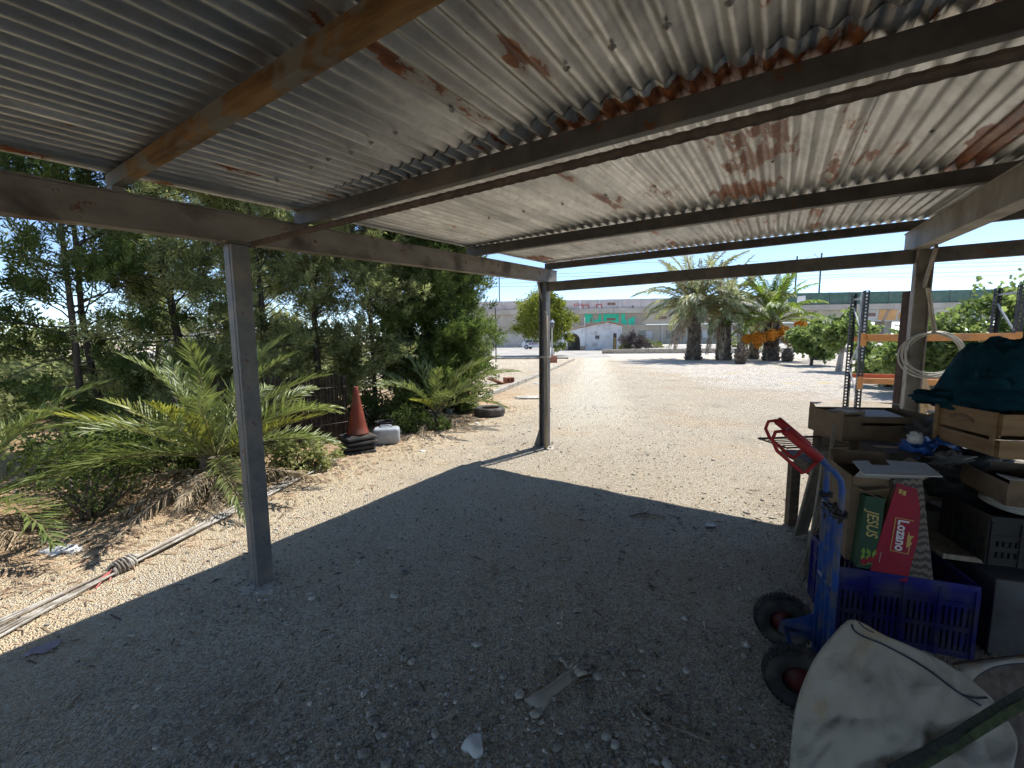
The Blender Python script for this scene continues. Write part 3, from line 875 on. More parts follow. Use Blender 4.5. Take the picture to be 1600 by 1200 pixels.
LEAF = np.array([(0, 0, 0), (.5, .32, .06), (1, 0, -.05), (.5, -.32, .06), (.5, 0, 0)]); LEAFF = np.array([(0, 1, 4), (1, 2, 4), (2, 3, 4), (3, 0, 4)])
LOBE = np.array([(0, 0, 0), (.25, .42, .05), (.55, .25, .02), (.8, .45, .04), (1.05, 0, -.08), (.8, -.45, .04), (.55, -.25, .02), (.25, -.42, .05)]); LOBEF = np.array([(0, 1, 2), (0, 2, 4), (2, 3, 4), (0, 4, 6), (4, 5, 6), (0, 6, 7)])
def broadleaf(name, label, cat, loc, blobs, n, leaf, seed, m, trunk=None, group=None, tmpl=0, inner=0.35, clumps=40, trunk_mat=None):
    """blobs: (x,y,z,rx,ry,rz) local; leaves gathered in clumps near the blob surfaces"""
    rg = np.random.default_rng(seed)
    t = thing(name, label, cat, loc, 0, group)
    P = []; D = []
    vol = np.array([b[3] * b[4] * b[5] for b in blobs]); vol = vol / vol.sum()
    for b, w in zip(blobs, vol):
        nc = max(4, int(clumps * w)); nl = int(n * w / nc)
        for k in range(nc):
            d = rg.normal(size=3); d /= np.linalg.norm(d)
            r = (inner + (1 - inner) * rg.random() ** .5) * rg.uniform(.85, 1.12)
            c = np.array(b[:3]) + d * np.array(b[3:]) * r
            cs = rg.uniform(.16, .34) * (b[3] * b[4] * b[5]) ** (1 / 3)
            q = rg.normal(size=(nl, 3)) * cs * .6
            P.append(c + q); D.append(q / cs + d * 0.8 + rg.normal(size=(nl, 3)) * .7 + np.array([0, 0, -.15]))
    P = np.concatenate(P); D = np.concatenate(D)
    keep = P[:, 2] > 0.03; P, D = P[keep], D[keep]
    tm = (LEAF, LEAFF) if tmpl == 0 else (LOBE, LOBEF)
    v_, f_ = scatter(tm[0], tm[1], P, frames(D, rg), rg.uniform(.6, 1.25, len(P)) * leaf)
    mesh_obj("crown", np_mesh("crown", v_, f_, m), None, t)
    mb = MB()
    tr = trunk or [((0, 0, -.03), .05)]
    zmin = min(b[2] for b in blobs)
    if trunk:
        mb.tube([p for p, r in trunk], [r for p, r in trunk], 8)
        top = np.array(trunk[-1][0])
    else:
        top = np.array((0, 0, 0.0))
    for k in range(min(26, clumps)):
        b = blobs[k % len(blobs)]; d = rg.normal(size=3); d /= np.linalg.norm(d)
        e = np.array(b[:3]) + d * np.array(b[3:]) * .75
        e[2] = max(e[2], .1)
        s_ = top if trunk else np.array((b[0] * .5 + rg.normal(0, .05), b[1] * .5 + rg.normal(0, .05), -.02))
        mid = (s_ + e) / 2 + rg.normal(0, .08, 3) * np.linalg.norm(e - s_)
        r_ = 0.012 * max(1, np.linalg.norm(e - s_))
        mb.tube([s_, mid, e], [r_ * 1.6, r_, r_ * .35], 5, cap=False)
    mb.build("trunk", trunk_mat or M_bark, t, smooth=True)
    return t

# ------------------------------------------------------------------ left-hand planting
CY = [  # x, y, height, radius, seed, branches, material, label
    (-7.9, 5.2, 6.2, 1.5, 1, 66, M_cyp, "sparse cypress at the far left edge of the picture", 1),
    (-6.1, 5.9, 6.0, 1.35, 2, 60, M_cyp_dark, "cypress with dark trunk left of the big young palm", 2),
    (-5.1, 6.5, 6.3, 1.25, 3, 58, M_cyp_pale, "tall loose pale cypress behind the big young palm", 1),
    (-4.15, 6.9, 5.6, 1.25, 4, 56, M_cyp, "cypress directly left of the nearest post, blue sky showing through", 1),
    (-3.45, 7.5, 5.8, 1.15, 6, 60, M_cyp_pale, "pale green cypress just right of the nearest post", 1),
    (-2.65, 8.0, 5.4, 1.05, 7, 56, M_cyp, "thin cypress behind the traffic cone", 2),
]
for x, y, h, r, sd, nb, m, lab, tk in CY:
    cypress(lab, (x, y, 0), h, r * .86, sd, nb + 70, 98, .16, .35, m, dense=True, trunks=tk, gaps=-.02)
cypress("large dense dark green cypress beside the second post", (-1.72, 8.95, 0), 5.8, 1.25, 21, 290, 140, .195, 0.15, M_cyp_dark, dense=True, trunks=3)
cypress("far cypress seen through the gaps of the row", (-9.0, 10.5, 0), 6.0, 1.5, 31, 80, 70, .17, .5, M_cyp, trunks=1)
cypress("second row cypress behind the nearest post", (-6.0, 10.2, 0), 5.5, 1.4, 32, 80, 70, .17, .5, M_cyp_pale, trunks=1)

# young palms
YF = [frond_mesh("frond", 1.75, e0, e1, 40, .36, .0135, 40 + k, M_palm, M_rachis, vee=.55, rib=.013, droop=.10, messy=.24, side=(.08, -.1, .12, -.06)[k]) for k, (e0, e1) in enumerate(((72, 25), (55, 5), (38, -15), (20, -30)))]
YY = frond_mesh("frond", 1.35, 22, 4, 34, .27, .012, 55, M_palm_y, M_rachis, vee=.6, rib=.013, droop=.05, messy=.08)
YN = frond_mesh("frond", 1.0, 62, 48, 24, .24, .012, 57, M_palm_y, M_rachis, vee=.4, rib=.010, droop=.0, messy=.1)
DF = [frond_mesh("dead_frond", 1.5, -8 + 10 * k, -26, 34, .26, .008, 60 + k, M_dead, M_dead, vee=-.2, rib=.012, droop=.5, messy=.30) for k in range(2)]
def young_palm(label, loc, sc, seed, n, extra=(), dead=6, group=None, th=.35):
    rnd = random.Random(seed)
    t = thing("young_palm", label, "palm", loc, 0, group)
    palm_trunk_mb(th * sc, .16 * sc, .12 * sc, seed, 4).build("trunk", M_boot, t)
    for k in range(n):
        a_ = k * 2.39996 + rnd.uniform(-.2, .2)
        cls = min(3, int(4 * k / n + rnd.uniform(-.3, .3))) if n > 4 else k % 4
        cls = max(0, cls)
        place_frond("frond", YF[cls], t, a_, rnd.uniform(-.2, .15), rnd.uniform(-.5, .5), (0, 0, th * sc * .95), sc * rnd.uniform(.8, 1.08))
    for me, az, tl, s_ in extra:
        place_frond("frond", me, t, rad(az), rad(tl), 0, (0, 0, th * sc * .95), s_)
    for k in range(dead):
        place_frond("dead_frond", DF[k % 2], t, rnd.uniform(0, 2 * PI) if k > 3 else rad(-150 + 55 * k), rnd.uniform(-.05, .12), rnd.uniform(-.5, .5), (0, 0, th * sc * .6), sc * rnd.uniform(.6, .95))
    return t
young_palm("big young palm with spiky green fronds left of the nearest post", (-3.15, 4.3, 0), .86, 3, 22,
           extra=((YY, -8, 6, 1.0), (YY, 172, 10, 1.05), (YY, -130, 14, 1.0), (YY, -75, 20, .95), (YF[2], 35, 0, .8)), dead=16, th=.40)
young_palm("young palm cut by the left edge of the picture", (-4.35, 3.15, 0), .72, 8, 14, extra=((YF[1], 10, 8, .7),), dead=14)
young_palm("young palm with a yellow frond in front of the dense cypress", (-1.42, 7.55, 0), .85, 12, 15,
           extra=((YY, -100, 4, .8), (YF[2], 0, 8, 1.0), (YF[1], -5, 6, .9), (YF[0], 150, 0, 1.0)), dead=5, th=.3)
# low shrub
broadleaf("low_shrub", "small feathery light green shrub at the foot of the nearest post", "shrub", (-2.55, 4.85, 0), [(0, 0, .16, .34, .26, .2), (.22, .1, .10, .22, .2, .14), (-.2, -.1, .2, .2, .2, .2)], 2600, .05, 71, M_cyp_pale, inner=.2, clumps=46)
broadleaf("low_shrub", "dark low shrub behind the white jerry can", "shrub", (-1.75, 7.0, 0), [(0, 0, .16, .35, .25, .2), (.5, .1, .10, .25, .2, .14)], 3200, .045, 72, M_cyp_dark, inner=.2, clumps=50)
broadleaf("low_shrub", "scrubby shrub with bare twigs at the lower left", "shrub", (-3.75, 3.55, 0), [(0, 0, .25, .5, .4, .28), (-.5, .5, .3, .5, .4, .3)], 2600, .03, 73, M_cyp_dark, inner=.1, clumps=40)
broadleaf("low_shrub", "shrub under the cypresses behind the big young palm", "shrub", (-4.5, 5.7, 0), [(0, 0, .35, .7, .4, .35), (-1.1, -.2, .3, .6, .4, .3)], 3200, .07, 74, M_cyp, inner=.1, clumps=50)

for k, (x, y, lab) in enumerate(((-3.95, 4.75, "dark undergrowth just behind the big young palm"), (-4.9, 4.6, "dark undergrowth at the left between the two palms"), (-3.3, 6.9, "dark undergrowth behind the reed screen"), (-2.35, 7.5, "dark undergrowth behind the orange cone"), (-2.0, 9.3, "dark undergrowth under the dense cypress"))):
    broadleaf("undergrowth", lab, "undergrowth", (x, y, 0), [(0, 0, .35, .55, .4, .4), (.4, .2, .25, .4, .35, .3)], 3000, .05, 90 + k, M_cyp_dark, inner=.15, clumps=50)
# reed fence
M_reed = mat("dark_reed", (0.025, 0.019, 0.014), (0.07, 0.052, 0.036), 10, 0.9, island=0.5)
fa, fb = Vector((-2.55, 6.35, 0)), Vector((-4.05, 4.95, 0))
t = thing("reed_fence", "dark brown reed screen fence behind the young palm and the cone", "fence", fa)
rnd = random.Random(8); mb = MB(); N_ = 230
for k in range(N_):
    p = fa + (fb - fa) * (k / N_) + Vector((rnd.uniform(-.01, .01), rnd.uniform(-.01, .01), 0))
    hgt = 1.02 + rnd.uniform(-.07, .05)
    mb.tube([p, p + Vector((rnd.uniform(-.015, .015), rnd.uniform(-.01, .01), hgt))], rnd.uniform(.006, .009), 4)
o = mb.build("reed_mat", M_reed, t, off=fa); tag(o, kind="stuff")
for k in range(4):
    p = fa + (fb - fa) * (k / 3) + Vector((.03, -.03, 0)) * -1.0
    MB().tube([p, p + Vector((0, 0, 1.0))], .022, 8).build("fence_post", M_bark, t, off=fa)
for z_ in (.3, .85):
    MB().tube([fa + Vector((.012, -.014, z_)), fb + Vector((.012, -.014, z_))], .006, 5).build("tie_wire", M_rebar, t, off=fa)

for k, (x, y, sx, sz_, lab) in enumerate(((-9.5, 8.5, 2.0, 1.1, "scrub hedge behind the cypresses at far left"), (-14, 13, 3.0, 1.6, "wide scrub mass far behind the left cypresses"), (-6.5, 12.5, 2.2, 1.0, "olive scrub seen low between the cypress trunks"), (-11, 20, 4.5, 1.8, "distant scrub line left of the dense cypress"), (-20, 16, 4.0, 2.4, "tall distant scrub at the left edge"))):
    broadleaf("scrub", lab, "scrub", (x, y, 0), [(0, 0, sz_ * .5, sx, 1.0, sz_ * .55), (sx * .7, .3, sz_ * .4, sx * .6, .8, sz_ * .45), (-sx * .7, .2, sz_ * .45, sx * .6, .8, sz_ * .5)], 5200, .13 if k < 3 else .2, 110 + k, M_cyp_pale if k % 2 else M_cyp, inner=.2, clumps=90)

# ================================================================== small things in the yard
M_rubber = mat("black_rubber", (0.018, 0.018, 0.018), (0.045, 0.043, 0.04), 18, 0.8, bump=0.2, dirt=(0.12, 0.105, 0.085), dirt_scale=6)
M_tyre = mat("dusty_tyre", (0.045, 0.043, 0.04), (0.085, 0.078, 0.068), 12, 0.85, bump=0.2, dirt=(0.18, 0.155, 0.125), dirt_scale=4)
M_cone = mat("faded_orange_plastic", (0.155, 0.030, 0.014), (0.23, 0.052, 0.026), 8, 0.55, dirt=(0.13, 0.06, 0.04), dirt_scale=5)
M_whitep = mat("translucent_white_plastic", (0.38, 0.41, 0.43), (0.50, 0.53, 0.55), 5, 0.4, dirt=(0.36, 0.35, 0.32), dirt_scale=4, transl=.15)
M_brickr = mat("terracotta", (0.30, 0.12, 0.07), (0.42, 0.19, 0.12), 8, 0.9, bump=.3)
M_whites = mat("white_limestone", (0.58, 0.55, 0.49), (0.74, 0.71, 0.65), 6, 0.9, bump=.4)
M_woodg = mat("weathered_grey_wood", (0.20, 0.165, 0.125), (0.34, 0.29, 0.225), 5, 0.85, bump=.35, bscale=24, stretch=(6, 6, .5))
M_rope = mat("white_rope", (0.36, 0.33, 0.285), (0.55, 0.515, 0.455), 30, 0.9, bump=.3, dirt=(.22, .19, .155), dirt_scale=9, dirt_lo=.46, dirt_hi=.6)
M_redrope = mat("red_rope", (0.42, 0.10, 0.09), (0.55, 0.2, 0.17), 20, .9)
M_paper = mat("mauve_paper", (0.30, 0.24, 0.255), (0.38, 0.31, 0.325), 5, .9)
M_glove = mat("beige_cloth", (0.36, 0.315, 0.25), (0.48, 0.43, 0.35), 9, .95, bump=.3, dirt=(.24, .20, .155), dirt_scale=7)
M_cup = mat("white_crumpled_plastic", (0.50, 0.49, 0.47), (0.62, 0.61, 0.59), 9, .5)
M_stick = mat("dry_stick", (0.17, 0.135, 0.10), (0.30, 0.245, 0.185), 12, .9, bump=.3)
M_straw = mat("pale_straw", (0.48, 0.43, 0.33), (0.60, 0.55, 0.44), 12, .8)

# cone on a stack of rubber bases
cp = Vector((-2.17, 5.72, 0))
for k in range(4):
    t = thing("rubber_base", ["lowest of the black rubber base plates under the orange cone", "second black rubber base plate from the ground under the cone", "third black rubber base plate from the ground under the cone", "topmost black rubber base plate, the orange cone standing on it"][k], "base plate", cp + Vector((0.008 * (-1) ** k, 0.006 * k, 0.062 * k)), .5 + .06 * k, "stacked rubber base plates")
    s_ = .21
    mb = MB(); mb.box((0, 0, .022), (2 * s_, 2 * s_, .044), taper=.95); mb.build("plate", M_rubber, t, bevel=.014)
    mb = MB(); mb.box((0, 0, .0515), (1.5 * s_, 1.5 * s_, .014), taper=.9); mb.build("rim", M_rubber, t, bevel=.004)
t = thing("traffic_cone", "faded orange traffic cone standing on black rubber plates", "traffic cone", cp + Vector((0, .018, .2455)))
mb = MB(); mb.lathe([(.150, 0), (.152, .015), (.138, .03), (.118, .12), (.036, .60), (.030, .66), (.022, .665), (.020, .60), (.100, .1), (.12, .0)], 28)
mb.build("cone_body", M_cone, t, smooth=True)
# jerry can
t = thing("jerry_can", "white plastic jerry can lying by the black rubber plates", "jerry can", gp(605, 693), rad(12))
mb = MB(); mb.box((0, 0, .125), (.38, .24, .25)); mb.build("body", M_whitep, t, smooth=True, bevel=.05, seg=4)
MB().tube([(.188, .05, .15), (.215, .05, .15)], .028, 12).build("cap", M_rubber, t)
mb = MB(); mb.tube([(-.1, 0, .245), (-.08, 0, .275), (.06, 0, .275), (.09, 0, .245)], .014, 8); mb.build("handle", M_whitep, t, smooth=True)
# bucket
t = thing("bucket", "dark plastic bucket between the cone and the jerry can", "bucket", (-2.03, 6.5, 0))
mb = MB(); mb.lathe([(.10, 0), (.135, .25), (.145, .25), (.145, .27), (.128, .27), (.125, .24), (.092, .012), (.01, .012)], 20); mb.build("body", M_rubber, t, smooth=True)
mb = MB(); mb.tube([(.135 * math.cos(q), .02, .25 + .12 * math.sin(q)) for q in np.linspace(0.02, PI - .02, 9)], .004, 5); mb.build("handle", M_rebar, t)
# tyre lying on the ground
t = thing("old_tyre", "old dusty car tyre lying flat on the gravel", "tyre", gp(765, 650) + Vector((0, .05, 0)))
prof = [(.185, .03), (.20, .008), (.26, .0), (.29, .012), (.305, .04), (.307, .09), (.305, .14), (.29, .168), (.26, .18), (.20, .172), (.185, .15), (.19, .13), (.22, .14), (.275, .145), (.285, .09), (.275, .035), (.22, .04), (.19, .05)]
mb = MB(); mb.lathe(prof, 40, closed=True); mb.build("carcass", M_tyre, t, smooth=True)
tr = MB()
for k in range(44):
    for z_, sh in ((.055, 0), (.09, .5), (.125, 0)):
        a_ = 2 * PI * (k + sh) / 44; tr.box((.3075 * math.cos(a_), .3075 * math.sin(a_), z_), (.008, .032, .026), Matrix.Rotation(a_, 3, 'Z'))
o = tr.build("tread", M_tyre, t); tag(o, kind="stuff")
# terracotta blocks by the kerb
t = thing("terracotta_block", "broken hollow terracotta block standing by the kerb", "block", gp(806, 599) + Vector((-.25, .2, 0)), .5)
mb = MB(); w_, h_ = .34, .2
for x0, x1, z0, z1 in ((-w_ / 2, w_ / 2, 0, .05), (-w_ / 2, w_ / 2, h_ - .05, h_), (-w_ / 2, -w_ / 2 + .05, .051, h_ - .051), (w_ / 2 - .05, w_ / 2, .051, h_ - .051), (-.025, .025, .051, h_ - .051)):
    mb.span(x0, x1, -.12, .12, z0, z1)
mb.build("block_body", M_brickr, t, bevel=.012)
t = thing("terracotta_block", "flat terracotta slab leaning beside the hollow block", "block", gp(785, 602) + Vector((-.2, .3, 0)), .8)
MB().box((0, 0, .10), (.6, .35, .05), Matrix.Rotation(.35, 3, 'Y')).build("block_body", M_brickr, t, bevel=.015)
# white slab patch
def lump(name, m, parent, c, s, seed, amp=.25, freq=2.2, n=3, off=None, flat=None, smooth=True):
    """irregular lump from a subdivided sphere"""
    nth, nph = 8 * n, 5 * n
    V = []; F = []
    for i in range(nph + 1):
        ph = PI * i / nph
        for k in range(nth):
            th = 2 * PI * k / nth
            d = Vector((math.sin(ph) * math.cos(th), math.sin(ph) * math.sin(th), math.cos(ph)))
            r = 1 + amp * noise.noise(d * freq + Vector((seed, 0, 0))) + amp * .5 * noise.noise(d * freq * 2.6 + Vector((0, seed, 0)))
            p = Vector((d.x * s[0], d.y * s[1], d.z * s[2])) * r
            if flat is not None and p.z < flat: p.z = flat
            V.append(p + Vector(c))
    for i in range(nph):
        for k in range(nth):
            F.append((i * nth + k, (i + 1) * nth + k, (i + 1) * nth + (k + 1) % nth, i * nth + (k + 1) % nth))
    return MB().add(V, F).build(name, m, parent, smooth=smooth, off=off)
o = lump("white_slab", M_conc, None, (0, 0, 0), (.38, .26, .05), 3, .5, flat=-.02); o.location = gp(825, 622)
tag(o, "flat white stone slab on the gravel left of the second post", "slab")
for k, (q, s_, lab) in enumerate((((838, 600), .10, "white limestone lump by the kerb near the terracotta block"), ((712, 660), .07, "small white stone under the young palm beside the tyre"), ((745, 662), .05, "small pale stone in front of the tyre"), ((660, 706), .05, "white plastic scrap in front of the jerry can"))):
    o = lump("stone", M_whites, None, (0, 0, 0), (s_, s_ * .8, s_ * .5), 10 + k, .4, n=2, flat=-s_ * .2); o.location = gp(*q); tag(o, lab, "stone")
# white bag lying under palm at far left
o = lump("plastic_bag", M_cup, None, (0, 0, 0), (.14, .07, .035), 23, .6, freq=3, flat=-.02); o.location = gp(95, 862); tag(o, "crumpled white plastic bag under dead fronds at lower left", "bag")

# tied bundle of white pipes and cord along the ground
b0 = Vector((-2.86, 1.95, 0)); 
t = thing("pole_bundle", "long thin bundle of white poles tied with cord lying along the bed", "bundle", (-2.5, 3.6, 0))
rnd = random.Random(6)
kn = gp(190, 893); e1 = gp(525, 719); s0 = gp(0, 985) + (gp(0, 985) - kn) * .6; mid = gp(385, 790)
for k in range(6):
    j = lambda s_: Vector((rnd.uniform(-s_, s_), rnd.uniform(-s_, s_), 0))
    off_ = Vector((.03 * (k - 2.5), .012 * (k - 2.5), 0))
    pts = [s0 + off_ * 1.9 + Vector((0, 0, .014)), kn + off_ * .5 + Vector((0, 0, .022 + .008 * (k % 3))), mid + off_ * 1.0 + Vector((0, 0, .02 + .006 * (k % 2))), e1 + off_ * .55 + Vector((0, 0, .03)) - (e1 - mid) * rnd.uniform(0, .12)]
    pp = []
    for i in range(len(pts) - 1):
        for q in range(8):
            f_ = q / 8; pp.append(pts[i].lerp(pts[i + 1], f_) + Vector((0, 0, .003 * math.sin(6 * f_ + k))))
    pp.append(pts[-1])
    MB().tube(pp, rnd.uniform(.0055, .009), 7).build("pole", M_rope if k != 2 else M_woodg, t, smooth=True, off=(-2.5, 3.6, 0))
def coil(mb, c, d, R, r, turns, pitch):
    d = Vector(d).normalized(); x = d.orthogonal().normalized(); y = d.cross(x); pts = []
    n_ = int(turns * 12)
    for i in range(n_ + 1):
        a_ = 2 * PI * i / 12
        pts.append(Vector(c) + d * (pitch * i / 12) + (x * math.cos(a_) + y * math.sin(a_)) * R * (1 + .25 * noise.noise(Vector((i * .4, 1, 2)))))
    mb.tube(pts, r, 5)
mb = MB(); dd = (mid - kn).normalized()
coil(mb, kn - dd * .07 + Vector((0, 0, .035)), dd, .042, .008, 7, .022)
coil(mb, kn - dd * .05 + Vector((0, 0, .04)), dd + Vector((.4, .1, .2)), .045, .007, 5, .02)
mb.build("cord_knot", M_rope, t, smooth=True, off=(-2.5, 3.6, 0))
mb = MB()
for k in range(7):
    a_ = kn - dd * .04; p = a_ - dd * rnd.uniform(.06, .16) + Vector((rnd.uniform(0, .06), rnd.uniform(-.06, .0), .01)); mb.tube([a_ + Vector((.01, 0, .05)), (a_ + p) / 2 + Vector((0, 0, .03)), p], .005, 5)
mb.build("red_cord", M_redrope, t, off=(-2.5, 3.6, 0))
mb = MB(); coil(mb, gp(393, 785) + Vector((0, 0, .03)), dd, .035, .006, 5, .02); coil(mb, gp(500, 726) + Vector((0, 0, .035)), dd, .03, .008, 4, .03); mb.build("cord_wrap", M_rope, t, smooth=True, off=(-2.5, 3.6, 0))

# wooden pole tied to the second post
pb = cw(0.085, -0.14)
t = thing("wooden_pole", "round wooden pole tied upright to the second post", "pole", pb)
MB().tube([(0, 0, 0), (.006, 0, .6), (0, .004, 1.25), (.004, 0, 1.86)], [.029, .028, .026, .025], 12).build("shaft", M_woodg, t, smooth=True)
MB().tube([(.004, 0, 1.862), (.004, 0, 1.90), (-.015, 0, 1.915)], .012, 8).build("hook", M_rope, t)
mb = MB()
for dz in (0, .014):
    c_ = cw(0.02, -0.06) - pb
    loop = [cw(-.07, -.105), cw(.085, -.19), cw(.13, -.14), cw(.07, .06), cw(-.07, .06)]
    mb.tube([q - pb + Vector((0, 0, 1.29 + dz)) for q in loop], .006, 6, closed=True)
mb.build("tie_cord", M_rope, t)

# glove, cup, stick, straw and paper on the shaded gravel
o = None
t = thing("work_glove", "crumpled beige work glove lying on the shaded gravel", "glove", gp(870, 1078))
def strip(mb, pts, w, h, seed=0):
    V = []; n_ = len(pts); rg = random.Random(seed); m_ = 9
    for i in range(n_):
        p = Vector(pts[i]); d = (Vector(pts[min(i + 1, n_ - 1)]) - Vector(pts[max(i - 1, 0)])).normalized(); s_ = Vector((-d.y, d.x, 0)).normalized()
        ww = w[i] if isinstance(w, (list, tuple)) else w
        for k in range(m_):
            f_ = k / (m_ - 1) * 2 - 1
            V.append(p + s_ * ww * f_ + Vector((0, 0, h * (1 - f_ * f_) + .5 * h * noise.noise(Vector((f_ * 3.2, i * .9, seed))) + .004)))
        for k in range(m_):
            f_ = 1 - k / (m_ - 1) * 2
            V.append(p + s_ * ww * f_ + Vector((0, 0, -.004)))
    F = []; q = 2 * m_
    for i in range(n_ - 1):
        for k in range(q):
            F.append((i * q + k, i * q + (k + 1) % q, (i + 1) * q + (k + 1) % q, (i + 1) * q + k))
    F.append(tuple(range(q - 1, -1, -1))); F.append(tuple((n_ - 1) * q + k for k in range(q)))
    mb.add(V, F)
g0 = gp(870, 1078)
cuff = [gp(832, 1106) - g0, gp(842, 1096) - g0, gp(856, 1084) - g0, gp(872, 1072) - g0, gp(884, 1062) - g0, gp(897, 1052) - g0]
mb = MB(); strip(mb, cuff, [.050, .046, .034, .026, .030, .034], .022, 2); mb.build("palm", M_glove, t, smooth=True)
fd = (cuff[-1] - cuff[-2]).normalized(); fs = Vector((-fd.y, fd.x, 0))
for k in range(5):
    o_ = cuff[-1] + fs * (.028 - .014 * k) - fd * .012
    dir_ = (fd + fs * (.45 - .28 * k)).normalized() if k else (fs * .9 + fd * .3).normalized()
    ln = (.055, .07, .075, .07, .055)[k]
    mb = MB(); mb.tube([o_ + Vector((0, 0, .016)), o_ + dir_ * ln * .5 + Vector((0, 0, .03)), o_ + dir_ * ln * .9 + fs * .012 + Vector((0, 0, .014)), o_ + dir_ * ln + fs * .016 + Vector((0, 0, .008))], [.011, .011, .010, .005], 7); mb.build("finger", M_glove, t, smooth=True)
t = thing("crumpled_cup", "small crumpled white plastic cup on the gravel at the bottom edge", "cup", gp(743, 1176), .6)
mb = MB(); V = []; F = []
for i in range(6):
    for k in range(16):
        a_ = 2 * PI * k / 16; r_ = (.018 + .004 * i) * (1 + .35 * noise.noise(Vector((math.cos(a_) * 1.6, math.sin(a_) * 1.6, i * .5))))
        V.append((r_ * math.cos(a_), .012 * i - .03, .022 + r_ * .8 * math.sin(a_)))
for i in range(5):
    for k in range(16): F.append((i * 16 + k, i * 16 + (k + 1) % 16, (i + 1) * 16 + (k + 1) % 16, (i + 1) * 16 + k))
F.append(tuple(range(15, -1, -1))); mb.add(V, F); o = mb.build("cup_body", M_cup, t, smooth=True)
sm = o.modifiers.new("wall", 'SOLIDIFY'); sm.thickness = .0015
t = thing("dry_stick", "long bent dry stick on the gravel in the foreground", "stick", gp(1070, 1140))
g0 = gp(1070, 1140); MB().tube([gp(*q) - g0 + Vector((0, 0, .009)) for q in ((992, 1102), (1003, 1118), (1012, 1126), (1050, 1138), (1095, 1156), (1140, 1172))], [.004, .005, .006, .0055, .005, .003], 6).build("shaft", M_stick, t, smooth=True)
for k, (a_, b_, lab) in enumerate((((877, 982), (878, 1022), "upright pale straw behind the glove"), ((1101, 985), (1102, 1003), "short pale straw right of the glove"), ((1190, 1107), (1208, 1090), "pale straw near the trolley's front wheel"), ((1000, 805), (1040, 810), "dark twig on the gravel near the shadow edge"), ((985, 808), (1010, 803), "second dark twig near the shadow edge"))):
    p, q = gp(*a_), gp(*b_)
    if k < 2:
        q = Vector((p.x + .004, p.y + .02, .10 if k == 0 else .05)); pts = [p, (p + q) / 2 + Vector((.002, 0, 0)), q]
    else: pts = [p + Vector((0, 0, .008)), (p + q) / 2 + Vector((0, .004, .012)), q + Vector((0, 0, .008))]
    o = MB().tube([x - p for x in pts], .0028 if k < 3 else .008, 5).build("straw" if k < 3 else "twig", M_straw if k < 3 else M_stick, None); o.location = p; tag(o, lab, "straw" if k < 3 else "twig")
t = thing("torn_paper", "torn mauve paper scrap on the gravel at the lower left", "paper", gp(62, 1020))
g0 = gp(62, 1020); pl = [gp(*q) - g0 for q in ((32, 1032), (50, 1018), (62, 1014), (75, 1008), (97, 1002), (92, 1012), (70, 1024), (52, 1024), (40, 1031))]
mb = MB(); n_ = len(pl); mb.add([p + Vector((0, 0, .016 + .008 * noise.noise(p * 30))) for p in pl] + [p + Vector((0, 0, .0145 + .008 * noise.noise(p * 30))) for p in pl], [tuple(range(n_)), tuple(range(2 * n_ - 1, n_ - 1, -1))] + [(i, i + n_, (i + 1) % n_ + n_, (i + 1) % n_) for i in range(n_)])
mb.build("sheet", M_paper, t)
o = lump("plastic_scrap", M_cup, None, (0, 0, 0), (.045, .03, .006), 5, .3, n=2); o.location = gp(1110, 822) + Vector((0, 0, .008)); tag(o, "small white plastic scrap on the gravel near the far shadow edge", "scrap")

# ================================================================== background
M_wall_w = mat("whitewashed_wall", (0.68, 0.685, 0.69), (0.78, 0.78, 0.775), 1.5, .9, bump=.1, dirt=(.46, .45, .43), dirt_scale=.8)
M_tile = mat("terracotta_roof", (0.40, 0.20, 0.12), (0.55, 0.32, 0.21), 3, .9, island=.2)
M_stonep = mat("sandstone_plinth", (0.36, 0.27, 0.19), (0.46, 0.36, 0.26), 3, .9)
M_dark = mat("dark_interior", (0.02, 0.019, 0.018), (0.035, 0.032, 0.03), 3, .9)
M_doorw = mat("brown_door", (0.13, 0.07, 0.04), (0.2, 0.11, 0.06), 4, .6)
M_doorg = mat("ochre_door_curtain", (0.34, 0.25, 0.09), (0.42, 0.32, 0.13), 4, .7)
M_glass = mat("window_glass", (0.05, 0.06, 0.07), (0.09, 0.10, 0.11), 2, .12, spec=.6)
M_metalp = mat("galvanised_pole", (0.36, 0.37, 0.38), (0.46, 0.47, 0.48), 4, .5, metal=.4)
M_darkp = mat("grey_steel_mast", (0.11, 0.12, 0.14), (0.15, 0.16, 0.18), 4, .6)

# white arched building
BY = 54.0
bo = at(880, 545, BY); bo.z = 0
t = thing("white_building", "small white building with an arched porch and tiled roof edge", "building", bo, rad(-4))
mb = MB(); mb.prism([(2.75, 0), (7.45, 0), (7.45, 3.1), (5.6, 3.55), (2.75, 2.95)], lambda a, b, d: (a, d, b), 0, 6)
mb.build("wall", M_wall_w, t)
arch = [(0, 0), (.55, 0), (.55, .9)] + [(1.35 + .8 * math.cos(q), 1.0 + 1.15 * math.sin(q)) for q in np.linspace(PI, 0, 13)] + [(2.15, 0), (2.745, 0), (2.745, 2.94), (1.4, 2.62), (0, 2.35)]
mb = MB(); mb.prism(arch, lambda a, b, d: (a, d, b), -.35, .05); mb.build("arch_wall", M_wall_w, t)
mb = MB(); mb.prism([(0, 0), (2.74, 0), (2.74, 2.9), (0, 2.3)], lambda a, b, d: (a, d, b), 4.8, 5.0); mb.span(.0, .2, .06, 4.79, 0, 2.3); mb.build("porch_wall", M_wall_w, t)
for x0, x1 in ((-.05, .6), (2.10, 2.8)):
    MB().span(x0, x1, -.42, -.355, 0, .55).build("plinth", M_stonep, t)
